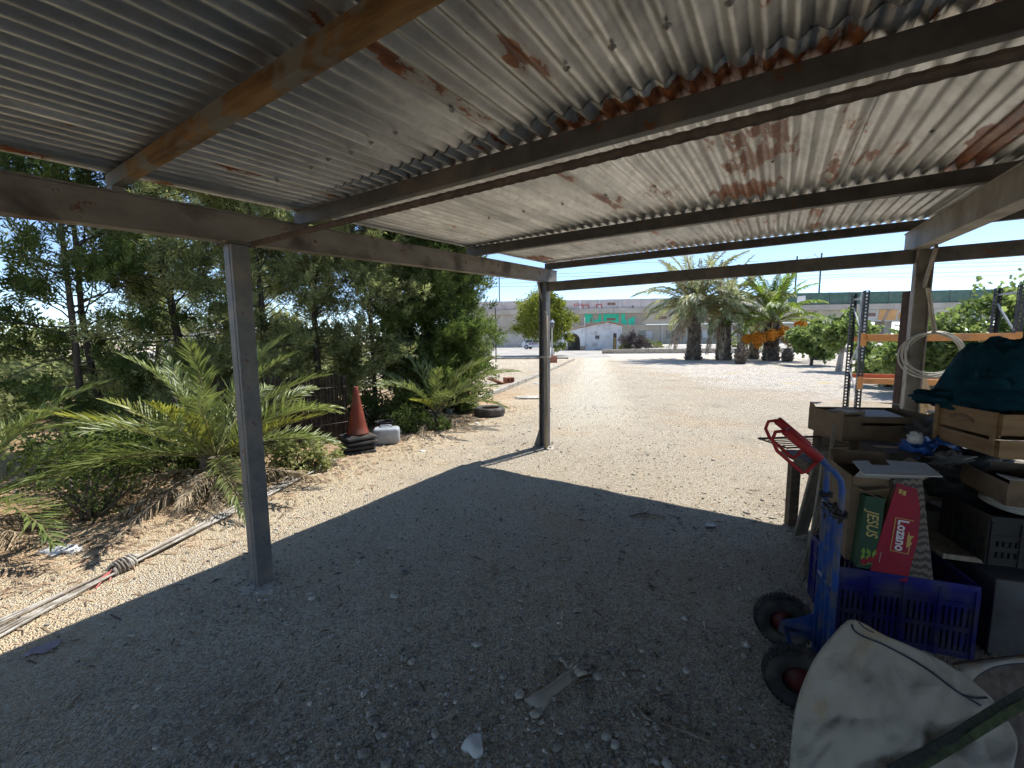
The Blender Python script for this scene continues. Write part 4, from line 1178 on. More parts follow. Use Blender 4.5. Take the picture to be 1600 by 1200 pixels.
def roof_strip(name, x0, z0, x1, z1, n_):
    for k in range(n_):
        xa = x0 + (x1 - x0) * k / n_; xb = x0 + (x1 - x0) * (k + .96) / n_; za = z0 + (z1 - z0) * k / n_; zb = z0 + (z1 - z0) * (k + .96) / n_
        mb = MB(); mb.prism([(xa, za), (xb, zb), (xb, zb + .1), (xa, za + .1)], lambda a, b, d: (a, d, b), -.45, 6.1); mb.build("roof_tile", M_tile, t)
roof_strip("roof", -.1, 2.37, 2.72, 2.99, 8); roof_strip("roof", 2.74, 3.0, 5.6, 3.6, 9); roof_strip("roof", 5.62, 3.6, 7.6, 3.12, 6)
w = MB().span(4.05, 4.65, -.03, .02, 1.42, 1.92).build("window", M_wall_w, t); 
for i in range(2):
    for j in range(2): MB().span(4.09 + .27 * i, 4.33 + .27 * i, -.045, -.031, 1.46 + .22 * j, 1.66 + .22 * j).build("pane", M_glass, w)
MB().span(6.2, 7.25, -.06, -.003, 0, 2.55).build("door_surround", M_wall_w, t)
d = MB().span(6.35, 6.75, -.09, -.062, .02, 2.15).build("door", M_doorw, t)
MB().span(6.42, 6.68, -.11, -.092, .25, 1.6).build("door_panel", M_doorg, d); MB().span(6.42, 6.68, -.11, -.092, 1.68, 2.08).build("door_pane", M_glass, d)
MB().span(4.1, 5.2, -1.0, -.2, 0.007, .14).build("step", M_conc, t)
MB().tube([(2.7, -.1, 2.9), (2.7, -.1, 4.2)], .05, 8).build("chimney_pipe", M_wall_w, t)
# vehicle
t = thing("parked_car", "white hatchback parked left of the white building", "car", (at(838, 542, 62).x, 62, 0.006), rad(-24))
M_car = mat("white_car_paint", (0.62, 0.63, 0.65), (0.68, 0.69, 0.70), 1, .25, spec=.5, coat=.5)
M_mark = mat("blue_red_lettering", (0.10, 0.08, 0.30), (0.35, 0.06, 0.08), 3, .5)
side = [(-1.95, .32), (1.95, .30), (2.0, .55), (1.9, .78), (1.25, .92), (.55, 1.36), (-.2, 1.47), (-1.2, 1.46), (-1.8, 1.1), (-2.0, .85), (-2.0, .5)]
mb = MB(); mb.prism(side, lambda a, b, d: (a, d * (1 if b < 1.0 else .86), b), .85, -.85); mb.build("body", M_car, t, bevel=.06)
for sd in (-1, 1):
    y_ = sd * .842
    for poly in ([(.42, 1.36), (-.28, 1.42), (-.28, .97), (1.05, .97)], [(-.36, 1.42), (-1.15, 1.40), (-1.55, 1.12), (-1.4, .97), (-.36, .97)]):
        mb = MB(); mb.prism(poly, lambda a, b, d: (a, (y_ + d * sd) * (1 if b < 1.0 else .88), b), -.0, .02); mb.build("side_window", M_glass, t)
    for x_ in (-1.25, 1.28):
        w_ = MB().lathe([(.1, -.1), (.31, -.1), (.315, -.06), (.315, .06), (.31, .1), (.2, .1), (.19, .085), (.02, .085)], 20, Matrix.Translation((x_, sd * .78, .315)) @ Matrix.Rotation(-PI / 2 * sd, 4, 'X')).build("wheel", M_rubber, t, smooth=True)
        MB().lathe([(.02, .087), (.185, .087), (.19, .095), (.06, .11), (.01, .11)], 14, Matrix.Translation((x_, sd * .78, .315)) @ Matrix.Rotation(-PI / 2 * sd, 4, 'X')).build("rim", M_metalp, w_)
    MB().box((1.88, sd * .62, .66), (.2, .34, .13)).build("headlight", M_glass, t, bevel=.03)
    MB().box((.75, sd * .95, 1.0), (.12, .16, .1)).build("mirror", M_car, t, bevel=.02)
mb = MB(); mb.add([(.62, -.66, 1.335), (1.27, -.72, .935), (1.27, .72, .935), (.62, .66, 1.335)], [(0, 1, 2, 3)]); o = mb.build("windscreen", M_glass, t); o.location = (.03, 0, .03); 
s_ = o.modifiers.new("s", 'SOLIDIFY'); s_.thickness = .01
MB().span(1.96, 2.03, -.55, .55, .36, .56).build("grille", M_dark, t, bevel=.01)
MB().span(-.9, .5, -.90, -.86, .70, .84).build("lettering", M_mark, t)

# round tree, lamp post, bush
M_rt = mat("light_green_leaves", (0.13, 0.16, 0.028), (0.25, 0.27, 0.055), .8, .55, transl=.4, island=.4)
M_dry = mat("dry_purple_brown_bush", (0.10, 0.075, 0.07), (0.17, 0.13, 0.12), 1.5, .9, island=.3)
TY = 38.0
p = at(848, 500, TY); 
broadleaf("round_tree", "round light green tree behind the second post", "tree", (p.x, TY, 0), [(-.4, 0, 3.5, 2.1, 2.0, 1.7), (1.1, 0, 2.6, 1.7, 1.6, 1.6), (-1.7, .2, 3.0, 1.2, 1.2, 1.1), (.2, 0, 4.7, 1.6, 1.5, 1.2), (1.5, -.2, 1.4, .9, .9, .8), (.9, .2, 4.2, 1.4, 1.2, 1.1), (2.1, 0, 3.2, .9, .9, 1.0)], 20000, .20, 5, M_rt,
          trunk=[((0, 0, -.05), .2), ((.05, 0, .9), .16), ((.0, .1, 1.9), .12)], inner=.45, clumps=120)
p = at(986, 540, 52)
broadleaf("dry_bush", "dry purplish bush right of the white building", "bush", (p.x, 51, 0), [(0, 0, 1.1, 1.5, 1.2, 1.2), (1.0, 0, .9, 1.0, 1.0, .9), (-.8, 0, 1.6, .9, .9, .8)], 6500, .14, 15, M_dry, inner=.2, clumps=70)
for k, (q, lab) in enumerate((((975, 541), "small green potted plant by the white building's door"), ((1020, 541), "yellowish weeds below the viaduct left of the palms"), ((1150, 541), "green weeds along the viaduct wall behind the palms"))):
    p = at(q[0], q[1], 51 if k == 0 else 62); broadleaf("weeds", lab, "plant", (p.x, p.y, 0), [(0, 0, .5, .6 if k == 0 else 3, .5, .6), (.5, .1, .4, .5 if k == 0 else 2, .4, .4)], 900, .2, 30 + k, M_rt, inner=.1, clumps=30)
lp = gp(862, 566); lp.y = 27; 
t = thing("lamp_post", "grey lamp post with lantern standing on a red plinth", "lamp post", (lp.x, 27, 0))
MB().span(-.3, .3, -.3, .3, 0, .42).build("plinth", M_brickr, t, bevel=.02)
MB().lathe([(.10, .42), (.09, .6), (.05, .75), (.045, 2.1), (.06, 2.12), (.06, 2.2), (.02, 2.22)], 12).build("pole", M_metalp, t, smooth=True)
MB().lathe([(.06, 2.22), (.13, 2.3), (.15, 2.55), (.14, 2.56)], 6).build("lantern", M_glass, t)
MB().lathe([(.17, 2.562), (.16, 2.6), (.05, 2.72), (.02, 2.8)], 6).build("lantern_cap", M_metalp, t)
# bare pole by dense cypress
o = MB().tube([(0, 0, 0), (.02, 0, 1.5), (0, 0, 3.6)], .035, 6).build("thin_pole", M_bark, None); o.location = gp(775, 566); tag(o, "thin dark pole rising beside the dense cypress edge", "pole")
# block wall at left distance
M_blockw = mat("grey_block_wall", (0.38, 0.36, 0.33), (0.47, 0.45, 0.41), 1.2, .9, bump=.2)
p = at(770, 543, 74)
t = thing("boundary_wall", "pale grey block wall left of the round tree", "wall", (p.x - 20, 74, 0))
for k in range(9): MB().span(k * 4, k * 4 + 3.97, 0, .25, 0, 2.4).build("wall_panel", M_blockw, t)

# ------------------------------------------------------------------ viaduct
VA = Vector((at(700, 500, 104).x, 104, 0)); VB = Vector((at(1720, 500, 88).x, 88, 0))
vlen = (VB - VA).length; vrz = math.atan2(VB.y - VA.y, VB.x - VA.x)
M_vconc = mat("viaduct_concrete", (0.33, 0.31, 0.28), (0.42, 0.395, 0.355), .5, .9, bump=.1, dirt=(.34, .31, .28), dirt_scale=.3)
M_vpink = mat("pinkish_parapet", (0.42, 0.385, 0.39), (0.50, 0.46, 0.46), .5, .9, dirt=(.36, .33, .33), dirt_scale=.4)
M_vcream = mat("cream_wall", (0.34, 0.31, 0.25), (0.42, 0.385, 0.32), .5, .9, dirt=(.40, .36, .30), dirt_scale=.4)
M_vgrey = mat("grey_fascia_panel", (0.40, 0.405, 0.40), (0.48, 0.48, 0.47), .6, .9, dirt=(.33, .31, .30), dirt_scale=.4)
M_vshade = mat("brown_grey_fascia", (0.25, 0.22, 0.19), (0.31, 0.28, 0.25), .6, .9)
M_gbar = mat("green_noise_barrier", (0.050, 0.105, 0.085), (0.085, 0.15, 0.125), 1.2, .7, dirt=(.11, .15, .14), dirt_scale=.5)
M_ggreen = mat("green_graffiti_paint", (0.02, 0.36, 0.23), (0.03, 0.45, 0.30), .8, .6)
M_gbrown = mat("brown_graffiti_outline", (0.16, 0.10, 0.08), (0.2, 0.13, 0.11), 1, .7)
M_gred = mat("red_graffiti_outline", (0.34, 0.09, 0.09), (0.42, 0.14, 0.14), 1, .7)
M_gor = mat("orange_graffiti_paint", (0.48, 0.26, 0.10), (0.55, 0.34, 0.17), .6, .7)
M_gwhite = mat("white_graffiti_paint", (0.6, 0.6, 0.6), (0.7, 0.7, 0.7), 1, .7)
via = thing("viaduct", "long railway viaduct with graffiti, parapet panels and green noise barrier", "viaduct", VA, vrz)
def vx(px, py=500):
    # local coordinate along the viaduct and height for a sight line
    r = ray(px, py); n_ = Vector((-(VB - VA).y, (VB - VA).x, 0)).normalized()
    t_ = (VA - Vector((0, 0, CAM_H))).dot(n_) / r.dot(n_); q = Vector((0, 0, CAM_H)) + r * t_
    return (q - VA).dot((VB - VA).normalized()), q.z
x_mid = vx(1235)[0]; x_open = vx(1352)[0]
ztop = vx(940, 468)[1]; zc1 = vx(940, 482)[1]; zc0 = vx(940, 490)[1]
# deck cornice
k = 0; x_ = 0
while x_ < vlen:
    MB().span(x_, min(x_ + 9.95, vlen), -.6, 10, zc0, zc1).build("cornice", M_vconc, via); x_ += 10
# left parapet panels
x_ = 0; pw = vx(962)[0] - vx(931)[0]
while x_ < x_mid - pw:
    MB().span(x_, x_ + pw - .08, -.2, 0.2, zc1 + .005, ztop).build("parapet_panel", M_vpink, via); x_ += pw
# green barrier panels on the right
zg1 = vx(1400, 455)[1]; x_ = x_mid - pw + .5; gw = 4.0
while x_ < vlen:
    o = MB().span(x_, x_ + gw - .06, -.12, .12, zc1 + .005, zg1).build("barrier_panel", M_gbar, via)
    MB().span(x_ + gw - .06, x_ + gw, -.2, .2, zc1 + .005, zg1 + .05).build("barrier_post", M_darkp, via); x_ += gw
# wall below on the left, upper dark band and lower wall
zl = vx(940, 508)[1]
MB().span(0, x_open, .6, 10, -.1, zl).build("lower_wall", M_vcream, via)
MB().span(0, vx(905)[0], .3, 10, zl + .005, zc0 - .005).build("abutment", M_vconc, via)
x_ = vx(905)[0] + .01
MB().span(x_, vx(1010)[0], .3, 10, zl + .005, zc0 - .005).build("graffiti_wall", M_vshade, via)
# fascia with slanted ribs on the right part
x0_ = vx(1010)[0] + .02; pw2 = vx(1318)[0] - vx(1262)[0]
x_ = x0_
zf = vx(1300, 503)[1]; i = 0
rnd = random.Random(2)
while x_ < vlen:
    sl = -1.0
    mb = MB(); mb.prism([(x_ + sl, zf), (x_ + sl + pw2 - .5, zf), (x_ + pw2 - .5, zc0 - .01), (x_, zc0 - .01)], lambda a, b, d: (a, d, b), .25, .9); o = mb.build("fascia_panel", M_vcream if x_ < x_open - 4 else M_vgrey, via)
    mb = MB(); mb.prism([(x_ + sl + pw2 - .5 + .01, zf), (x_ + sl + pw2 - .02, zf), (x_ + pw2 - .02, zc0 - .01), (x_ + pw2 - .5 + .01, zc0 - .01)], lambda a, b, d: (a, d, b), .12, .9); mb.build("fascia_rib", M_vshade, via)
    if i % 2 == 0:
        MB().span(x_ + 2.0, x_ + 4.6, .17, .246, zc0 - 1.5, zc0 - .75).build("vent", M_gbrown, via)
    x_ += pw2; i += 1
MB().span(x_open, vlen, .95, 9.9, zf + .1, zc0 - .02).build("girder", M_vgrey, via)
# piers under the open part
for k in range(3):
    xx_ = x_open + 6 + k * 13
    MB().span(xx_, xx_ + 1.6, 3, 6, -.1, zf + .08).build("pier", M_vconc, via)
# ground-floor openings and pilasters below
x_ = vx(990)[0]
while x_ < x_open - 4:
    MB().span(x_, x_ + .5, .35, .595, 0, zl - .02).build("pilaster", M_vconc, via)
    w_ = MB().span(x_ + 1.2, x_ + 4.6, .5, .594, 1.2, 3.3).build("window", M_vshade, via)
    for q in range(2): MB().span(x_ + 1.35 + q * 1.6, x_ + 2.85 + q * 1.6, .45, .497, 1.35, 3.15).build("pane", M_vgrey if q else M_glass, w_)
    x_ += 6.4
MB().span(vx(905)[0], x_open, .05, .594, zl - .25, zl).build("ledge", M_vconc, via)
# graffiti: green block letters with brown outlines (flat paint on the wall)
def vpoly(name, pts, m, d0, d1):
    mb = MB(); q = [vx(*p) for p in pts]
    mb.prism(q[::-1] if False else q, lambda a, b, d: (a, d, b), d1, d0); return mb.build(name, m, via)
def zq(x, y): return (770 + x / 6.957, 400 + y / 6.957)
for pts in ([(990, 722), (1090, 722), (1085, 632), (1000, 634)], [(1105, 722), (1180, 715), (1182, 632), (1150, 632), (1145, 690), (1105, 690)], [(1200, 730), (1370, 730), (1372, 628), (1205, 630)], [(1398, 745), (1455, 748), (1460, 700), (1440, 690), (1440, 626), (1398, 628)], [(1475, 745), (1545, 745), (1545, 650), (1475, 690)]):
    vpoly("graffiti_letter", [zq(*p) for p in pts], M_ggreen, .24, .298)
for pts in ([(1240, 700), (1335, 700), (1335, 672), (1240, 672)], [(1062, 722), (1078, 722), (1078, 670), (1062, 680)]):
    vpoly("graffiti_outline", [zq(*p) for p in pts], M_gbrown, .20, .239)
def frame(x0, y0, x1, y1, w, m):
    for a in ((x0, y1, x1, y1 - w), (x0, y0 + w, x1, y0), (x0, y1 - w, x0 + w, y0 + w), (x1 - w, y1 - w, x1, y0 + w)):
        vpoly("graffiti_outline", [zq(a[0], a[1]), zq(a[2], a[1]), zq(a[2], a[3]), zq(a[0], a[3])], m, -.26, -.202)
frame(880, 520, 972, 547, 8, M_gred); frame(976, 530, 1045, 582, 12, M_gred); frame(1120, 524, 1188, 580, 12, M_gred)
vpoly("graffiti_letter", [zq(*p) for p in ((1245, 535), (1330, 535), (1330, 508), (1245, 508))], M_gbrown, -.26, -.202)
vpoly("graffiti_letter", [zq(*p) for p in ((1505, 570), (1535, 565), (1520, 530))], M_gbrown, -.26, -.202)
for pts in (((1372, 500), (1400, 500), (1404, 484), (1376, 484)), ((1404, 498), (1418, 498), (1420, 486), (1406, 488))):
    vpoly("graffiti_letter", pts, M_gor, .18, .246)
vpoly("graffiti_letter", ((1244, 473), (1258, 473), (1258, 462), (1246, 463)), M_gwhite, -.2, -.125)

# catenary masts and wires above the viaduct
def mast(px, label, top, arm=2.6):
    x_, _ = vx(px); p = VA + (VB - VA).normalized() * x_ + Vector((0, 4, 0)); 
    t = thing("catenary_mast", label, "mast", p, vrz, "masts along the viaduct")
    MB().span(-.13, .13, -.13, .13, zc1, top).build("pole", M_darkp, t)
    MB().bar((0, 0, top - 1.6), (arm, -.2, top - .2), .07, .07).build("bracket", M_darkp, t)
    MB().bar((0, 0, top - 2.6), (arm, -.2, top - 2.2), .06, .06).build("bracket", M_darkp, t)
    return t
mast(1258, "catenary mast just right of the palms", 20.0); mast(1297, "thicker catenary mast nearer the black rack", 20.5, -1.8); mast(780, "distant catenary mast above the dense cypress edge", 19)
M_wire = mat("overhead_wire", (0.10, 0.11, 0.13), (0.12, 0.13, 0.15), 1, .6)
for k, (z_, y_) in enumerate(((19.6, 4.2), (17.6, 4.6), (17.0, 3.2), (15.6, 4.4), (15.0, 3.6))):
    t = None
    pts = []
    for i in range(61):
        f_ = i / 60; span_ = (f_ * 3) % 1
        p = VA.lerp(VB, f_) + Vector((0, y_, z_ - 2.2 * (span_ * (1 - span_)) * (1 if k % 2 == 0 else .2))); pts.append(p - VA)
    o = MB().tube(pts, .035, 4).build("overhead_wire", M_wire, None); o.location = VA
    tag(o, ["topmost overhead wire above the viaduct", "second overhead wire from the top above the viaduct", "middle overhead wire above the viaduct", "second lowest overhead wire above the viaduct", "lowest overhead wire above the viaduct"][k], "wire", "overhead wires")
# distant red roofs left of the round tree
t = thing("distant_house", "distant pale houses with red roofs beyond the viaduct", "building", (at(792, 480, 150).x, 150, 0))
for k, (x_, w_, h_) in enumerate(((-14, 8, 13.0), (-5, 7, 12.0), (3, 8, 13.5))):
    w = MB().span(x_, x_ + w_, 0, 8, 0, h_).build("wall", M_vpink, t)
    mb = MB(); mb.prism([(x_ - .3, h_), (x_ + w_ + .3, h_), (x_ + w_ / 2, h_ + 1.8)], lambda a, b, d: (a, d, b), -.3, 8.3); mb.build("roof", M_tile, t)
    for q in range(2): MB().span(x_ + 1.2 + q * 3.2, x_ + 2.6 + q * 3.2, -.05, -.005, h_ - 2.5, h_ - 1.2).build("window", M_glass, w)
# pale low building line seen through the left trees
t = thing("distant_shed", "low pale shed seen through the cypresses", "building", (-34, 40, 0), .5)
MB().span(0, 14, 0, 6, 0, 2.6).build("wall", M_wall_w, t); MB().span(-.3, 14.3, -.3, 6.3, 2.605, 2.8).build("roof", M_tile, t)
for q in range(4): MB().span(1.5 + q * 3.2, 2.6 + q * 3.2, -.05, -.005, 1, 1.9).build("window", M_glass, t)

# ------------------------------------------------------------------ date palms
EL = [(82, 35), (68, 5), (52, -20), (38, -38), (26, -50), (12, -56)]
PF = {}
for nm, ml, mr in (("far", M_palm_far, M_rachis_o), ("bright", M_palm_bright, M_rachis)):
    PF[nm] = [frond_mesh("frond", 3.7, e0, e1, 44, .62, .030, 80 + k, ml, mr, vee=.25, s0=.16, rib=.05, droop=.45, messy=.14) for k, (e0, e1) in enumerate(EL)]
DPF = frond_mesh("dead_frond", 3.0, -25, -86, 36, .5, .025, 99, M_dead, M_dead, vee=-.3, s0=.2, rib=.04, droop=.6, messy=.2)
M_date = mat("orange_dates", (0.55, 0.17, 0.012), (0.72, 0.29, 0.03), 6, .5, island=.3)
def date_palm(label, px, Y, h, r0, r1, n, seed, kind="far", sc=1.0, dates=(), up=0.0, dead=5):
    rnd = random.Random(seed)
    p = at(px, 560, Y); loc = Vector((p.x, Y, 0))
    t = thing("date_palm", label, "palm", loc, rnd.uniform(0, 6), "palms beyond the gravel yard")
    palm_trunk_mb(h, r0, r1, seed).build("trunk", M_boot, t)
    for k in range(n):
        f_ = k / n
        cls = int(np.clip(f_ * 6 - up + rnd.uniform(-.4, .4), 0, 5))
        place_frond("frond", PF[kind][cls], t, k * 2.39996 + rnd.uniform(-.15, .15), rnd.uniform(-.12, .12), rnd.uniform(-.35, .35), (0, 0, h - .05 + .3 * (1 - f_)), sc * rnd.uniform(.82, 1.1))
    for k in range(dead):
        place_frond("dead_frond", DPF, t, k * 1.9 + rnd.uniform(0, 1), rnd.uniform(-.1, .1), 0, (0, 0, h - .25), sc * rnd.uniform(.7, 1))
    rot = Matrix.Rotation(-t.rotation_euler.z, 3, 'Z')
    for (dx, dy, dz, r_) in dates:
        rg = np.random.default_rng(seed + int(dx * 10) + 50); m_ = 420
        q = rg.normal(size=(m_, 3)); q /= np.linalg.norm(q, axis=1)[:, None]; q *= (rg.random(m_) ** .33)[:, None] * r_; q[:, 2] *= 1.0
        c_ = np.array(rot @ Vector((dx, dy, dz)))
        v_, f_ = scatter(ICO, ICOF, q + c_, np.repeat(np.eye(3)[None], m_, 0), np.full(m_, .055))
        mesh_obj("date_cluster", np_mesh("date_cluster", v_, f_, M_date), None, t)
        s_ = rot @ Vector((0, 0, h)); e_ = Vector(c_)
        MB().tube([s_, (s_ + e_) / 2 + Vector((0, 0, .45)), e_], .04, 5).build("date_stalk", M_rachis_o, t)
    return t
date_palm("tall grey-green date palm, leftmost of the palm group", 1083, 28.5, 3.4, .44, .36, 50, 2, "far", 1.16, dead=6)
date_palm("date palm with a thick trunk second from left in the group", 1130, 28.2, 2.8, .44, .34, 44, 5, "far", 1.05, dead=6)
date_palm("bright green date palm with orange date clusters", 1204, 27.0, 2.4, .45, .38, 40, 9, "bright", 1.0, dates=((-1.15, -.5, 1.45, .42), (-.5, -.75, 1.65, .38), (.60, -.8, 1.55, .46), (.25, -.8, 1.85, .34), (1.75, -.1, 2.2, .38), (-1.6, 0, 1.4, .30)), up=.9, dead=2)
date_palm("short palm with drooping fronds between the trunks", 1177, 29.5, 1.0, .34, .28, 22, 14, "far", .62, dead=1, dates=((0, -.4, 1.0, .25),))
date_palm("low bushy palm right of the group", 1277, 27.5, .55, .34, .30, 16, 17, "bright", .36, up=1.2, dead=0)
for k, (px, Y, h, lab) in enumerate(((1157, 24.0, 1.15, "bare pineapple-shaped palm stump in front of the group"), (1230, 25.8, .75, "small palm stump with a few drooping fronds"))):
    p = at(px, 560, Y); t = thing("palm_stump", lab, "palm stump", (p.x, Y, 0), 0)
    palm_trunk_mb(h, .19, .13, 40 + k, 7, bulge=.12, boot=1.6).build("trunk", M_boot, t)
    MB().lathe([(.13, h - .02), (.12, h + .06), (.04, h + .10)], 9).build("stump_top", M_boot, t)
    if k:
        for q in range(5): place_frond("frond", PF["far"][3], t, q * 1.3, .5, 0, (0, 0, h), .42)
# figs and shrubs on the right
M_fig = mat("fig_leaves", (0.12, 0.175, 0.05), (0.24, 0.29, 0.10), 1.2, .5, transl=.42, island=.4, spec=.45)
M_figt = mat("pale_fig_trunk", (0.36, 0.31, 0.27), (0.48, 0.43, 0.38), 5, .9, bump=.3)
p = gp(1310, 580)
broadleaf("fig_tree", "small fig tree with pale trunk left of the black rack", "tree", (p.x, p.y, 0), [(0, 0, 1.75, .85, .8, .6), (.5, 0, 1.95, .6, .6, .5), (-.5, .1, 1.6, .55, .5, .45)], 3600, .18, 51, M_fig, trunk=[((0, 0, -.05), .13), ((.05, 0, .5), .11), ((.1, 0, 1.1), .09)], tmpl=1, inner=.2, clumps=44, trunk_mat=M_figt)
p = at(1268, 560, 22)
broadleaf("fig_shrub", "leafy fig shrub between the palms and the fig tree", "shrub", (p.x, 22, 0), [(0, 0, 1.5, 1.0, .9, .75), (.7, 0, 1.1, .8, .8, .7), (-.6, 0, 1.2, .6, .6, .6)], 4200, .19, 52, M_fig, trunk=[((0, 0, -.05), .08), ((.05, 0, .7), .06)], tmpl=1, inner=.2, clumps=50)
p = at(1405, 585, 12.5)
broadleaf("fig_shrub", "dense dark green fig shrub behind the orange rack beams", "shrub", (p.x, 12.5, 0), [(0, 0, .95, 1.0, .8, .65), (1.2, .2, .9, .9, .8, .7), (-.55, 0, .7, .5, .6, .5)], 6500, .14, 53, M_fig, tmpl=1, inner=.2, clumps=64)
p = at(1600, 560, 10.5)
broadleaf("fig_tree", "big leafy fig at the right edge of the picture", "tree", (p.x, 10.5, 0), [(-.3, 0, 1.7, 1.3, 1.0, 1.0), (-1.5, .3, 1.35, 1.1, .9, .8), (1.2, 0, 2.0, 1.4, 1.2, 1.1), (-2.6, .5, 1.0, .9, .8, .7)], 15000, .13, 54, M_fig, trunk=[((0, 0, -.05), .1), ((.05, 0, .6), .08), ((0, 0, 1.1), .06)], tmpl=1, inner=.25, clumps=110)

# ================================================================== things at the right
M_black = mat("black_perforated_steel", (0.022, 0.022, 0.024), (0.045, 0.045, 0.047), 8, .5, dirt=(.10, .09, .08), dirt_scale=5)
M_rorange = mat("orange_rack_beam", (0.50, 0.20, 0.05), (0.62, 0.28, 0.085), 5, .5, dirt=(.40, .20, .09), dirt_scale=4)
M_rred = mat("red_rack_beam", (0.55, 0.10, 0.03), (0.62, 0.15, 0.05), 5, .5)
M_film = mat("plastic_film", (0.42, 0.45, 0.45), (0.55, 0.58, 0.58), 8, .35, transl=.4)
RL, RR = Vector((6.48, 7.7, 0)), Vector((8.42, 6.95, 0))
rd = (RR - RL).normalized(); rb = Vector((-rd.y, rd.x, 0)) * .62
RH = 2.37
rack = thing("pallet_rack", "pallet rack with black perforated uprights and orange beams", "rack", RL, math.atan2(rd.y, rd.x))
rl = (RR - RL).length
def upright(x, y, face):
    mb = MB(); w_ = .085; sgn = 1 if y < .3 else -1
    y0 = y
    for xa, xb in ((x - w_ / 2, x - .014), (x + .014, x + w_ / 2)): mb.span(xa, xb, y0, y0 + .004, 0, RH)
    z_ = .0
    while z_ < RH:
        mb.span(x - .0139, x + .0139, y0, y0 + .004, z_, min(RH, z_ + .03)); z_ += .062
    for sx in (-1, 1):
        xa = x + sx * (w_ / 2 - .002)
        ya, yb = (y0 + .0042, y0 + .07) if sgn > 0 else (y0 - .066, y0 - .0002)
        # side flange, perforated too
        mb.span(xa - .002, xa + .002, ya, ya + .024, 0, RH); mb.span(xa - .002, xa + .002, yb - .02, yb, 0, RH); z_ = .03
        while z_ < RH:
            mb.span(xa - .002, xa + .002, ya + .0241, yb - .0201, z_, min(RH, z_ + .036)); z_ += .062
    mb.span(x - .07, x + .07, y0 - .03, y0 + .08, -.0, .008)
    return mb.build("upright", M_black, rack)
for x_ in (0, rl):
    upright(x_, 0, 1); upright(x_, .62, -1)
    for z_, z2 in ((.35, .95), (.95, 1.55), (1.55, 2.1)):
        MB().bar((x_, .05, z_ if z_ != .95 else 1.55), (x_, .58, z2 if z_ != .95 else .95), .03, .015, (1, 0, 0)).build("bracing", M_metalp, rack)
    MB().bar((x_, .05, RH - .12), (x_, .58, RH - .12), .03, .02, (1, 0, 0)).build("bracing", M_metalp, rack)
for z_, m1 in ((1.47, M_rorange), (.665, M_rorange)):
    b_ = MB().span(.045, rl - .045, -.05, -.004, z_, z_ + .105).build("rack_beam", m1, rack, bevel=.006)
    for x_ in (0.0, rl): 
        MB().span(x_ - .043, x_ + .043, -.012, -.001, z_ - .11, z_ + .125).build("connector", m1, b_)
MB().span(.045, rl - .045, .63, .68, .72, .80).build("rack_beam", M_rred, rack)
MB().span(.045, rl - .045, .63, .68, 1.44, 1.53).build("rack_beam", M_rorange, rack)
# torn film hanging from the left upright
V = []; F = []
for i in range(18):
    for k in range(5):
        V.append((-.05 + .03 * k + .03 * noise.noise(Vector((i * .4, k, 1))), .12 + .05 * noise.noise(Vector((i * .3, k * .8, 5))), RH - .03 - i * .075))
for i in range(17):
    for k in range(4): F.append((i * 5 + k, i * 5 + k + 1, i * 5 + k + 6, i * 5 + k + 5))
o = MB().add(V, F).build("plastic_film", M_film, None, smooth=True); o.matrix_world = Matrix.Translation(RL) @ Matrix.Rotation(math.atan2(rd.y, rd.x), 4, 'Z')
s_ = o.modifiers.new("s", 'SOLIDIFY'); s_.thickness = .002
tag(o, "torn strip of clear plastic film hanging from the left rack upright", "plastic film")

# hoops on the right post
pp_ = cw(3.80, -0.13)
hy = pp_.y - .02
M_wirew = mat("pale_wire", (0.42, 0.40, 0.36), (0.56, 0.54, 0.49), 10, .5, metal=.2)
hc = at(1456, 553, hy - .08)
t = thing("wire_hoops", "bunch of pale round wire hoops hanging from a strap on the right post", "hoops", hc)
for k, (r_, rz, dx, dz) in enumerate(((.195, -44, -.030, -.01), (.190, -60, -.018, .0), (.192, -36, .0, -.006), (.186, -52, .016, .004), (.194, -64, .028, -.012), (.182, -30, .008, .003))):
    mb = MB(); a_ = rad(rz)
    mb.tube([(r_ * math.cos(q) * math.cos(a_) + dx, r_ * math.cos(q) * math.sin(a_), r_ * math.sin(q) * 1.0 + dz + .19 - r_) for q in np.linspace(0, 2 * PI, 44, endpoint=False)], .0068, 6, closed=True)
    mb.build("hoop", M_wirew, t, smooth=True)
st_ = at(1449, 450, hy - .05)
mb = MB(); mb.bar(Vector((0.0, 0, .18)), st_ - hc, .028, .006, (0, 1, 0)); mb.bar(Vector((0.012, -.01, .18)), st_ - hc + Vector((.01, 0, 0)), .02, .006, (0, 1, 0)); mb.build("strap", M_glove, t)
# rusty angle iron beside the post
M_rusty = mat("dark_rusty_steel", (0.050, 0.032, 0.028), (0.095, 0.060, 0.05), 9, .7, bump=.15)
a0, a1 = at(1401, 760, 3.97), at(1427, 455, 3.97); a0 = Vector((a0.x - .02, 3.97, 0))
t = thing("angle_iron", "dark rusty steel angle standing upright against the right post", "angle iron", a0)
mb = MB(); mb.bar((0, 0, 0), a1 - a0, .085, .006, (0, -1, 0)); mb.bar(Vector((-.042, .03, 0)), a1 - a0 + Vector((-.042, .03, 0)), .006, .06, (0, -1, 0)); mb.build("profile", M_rusty, t)
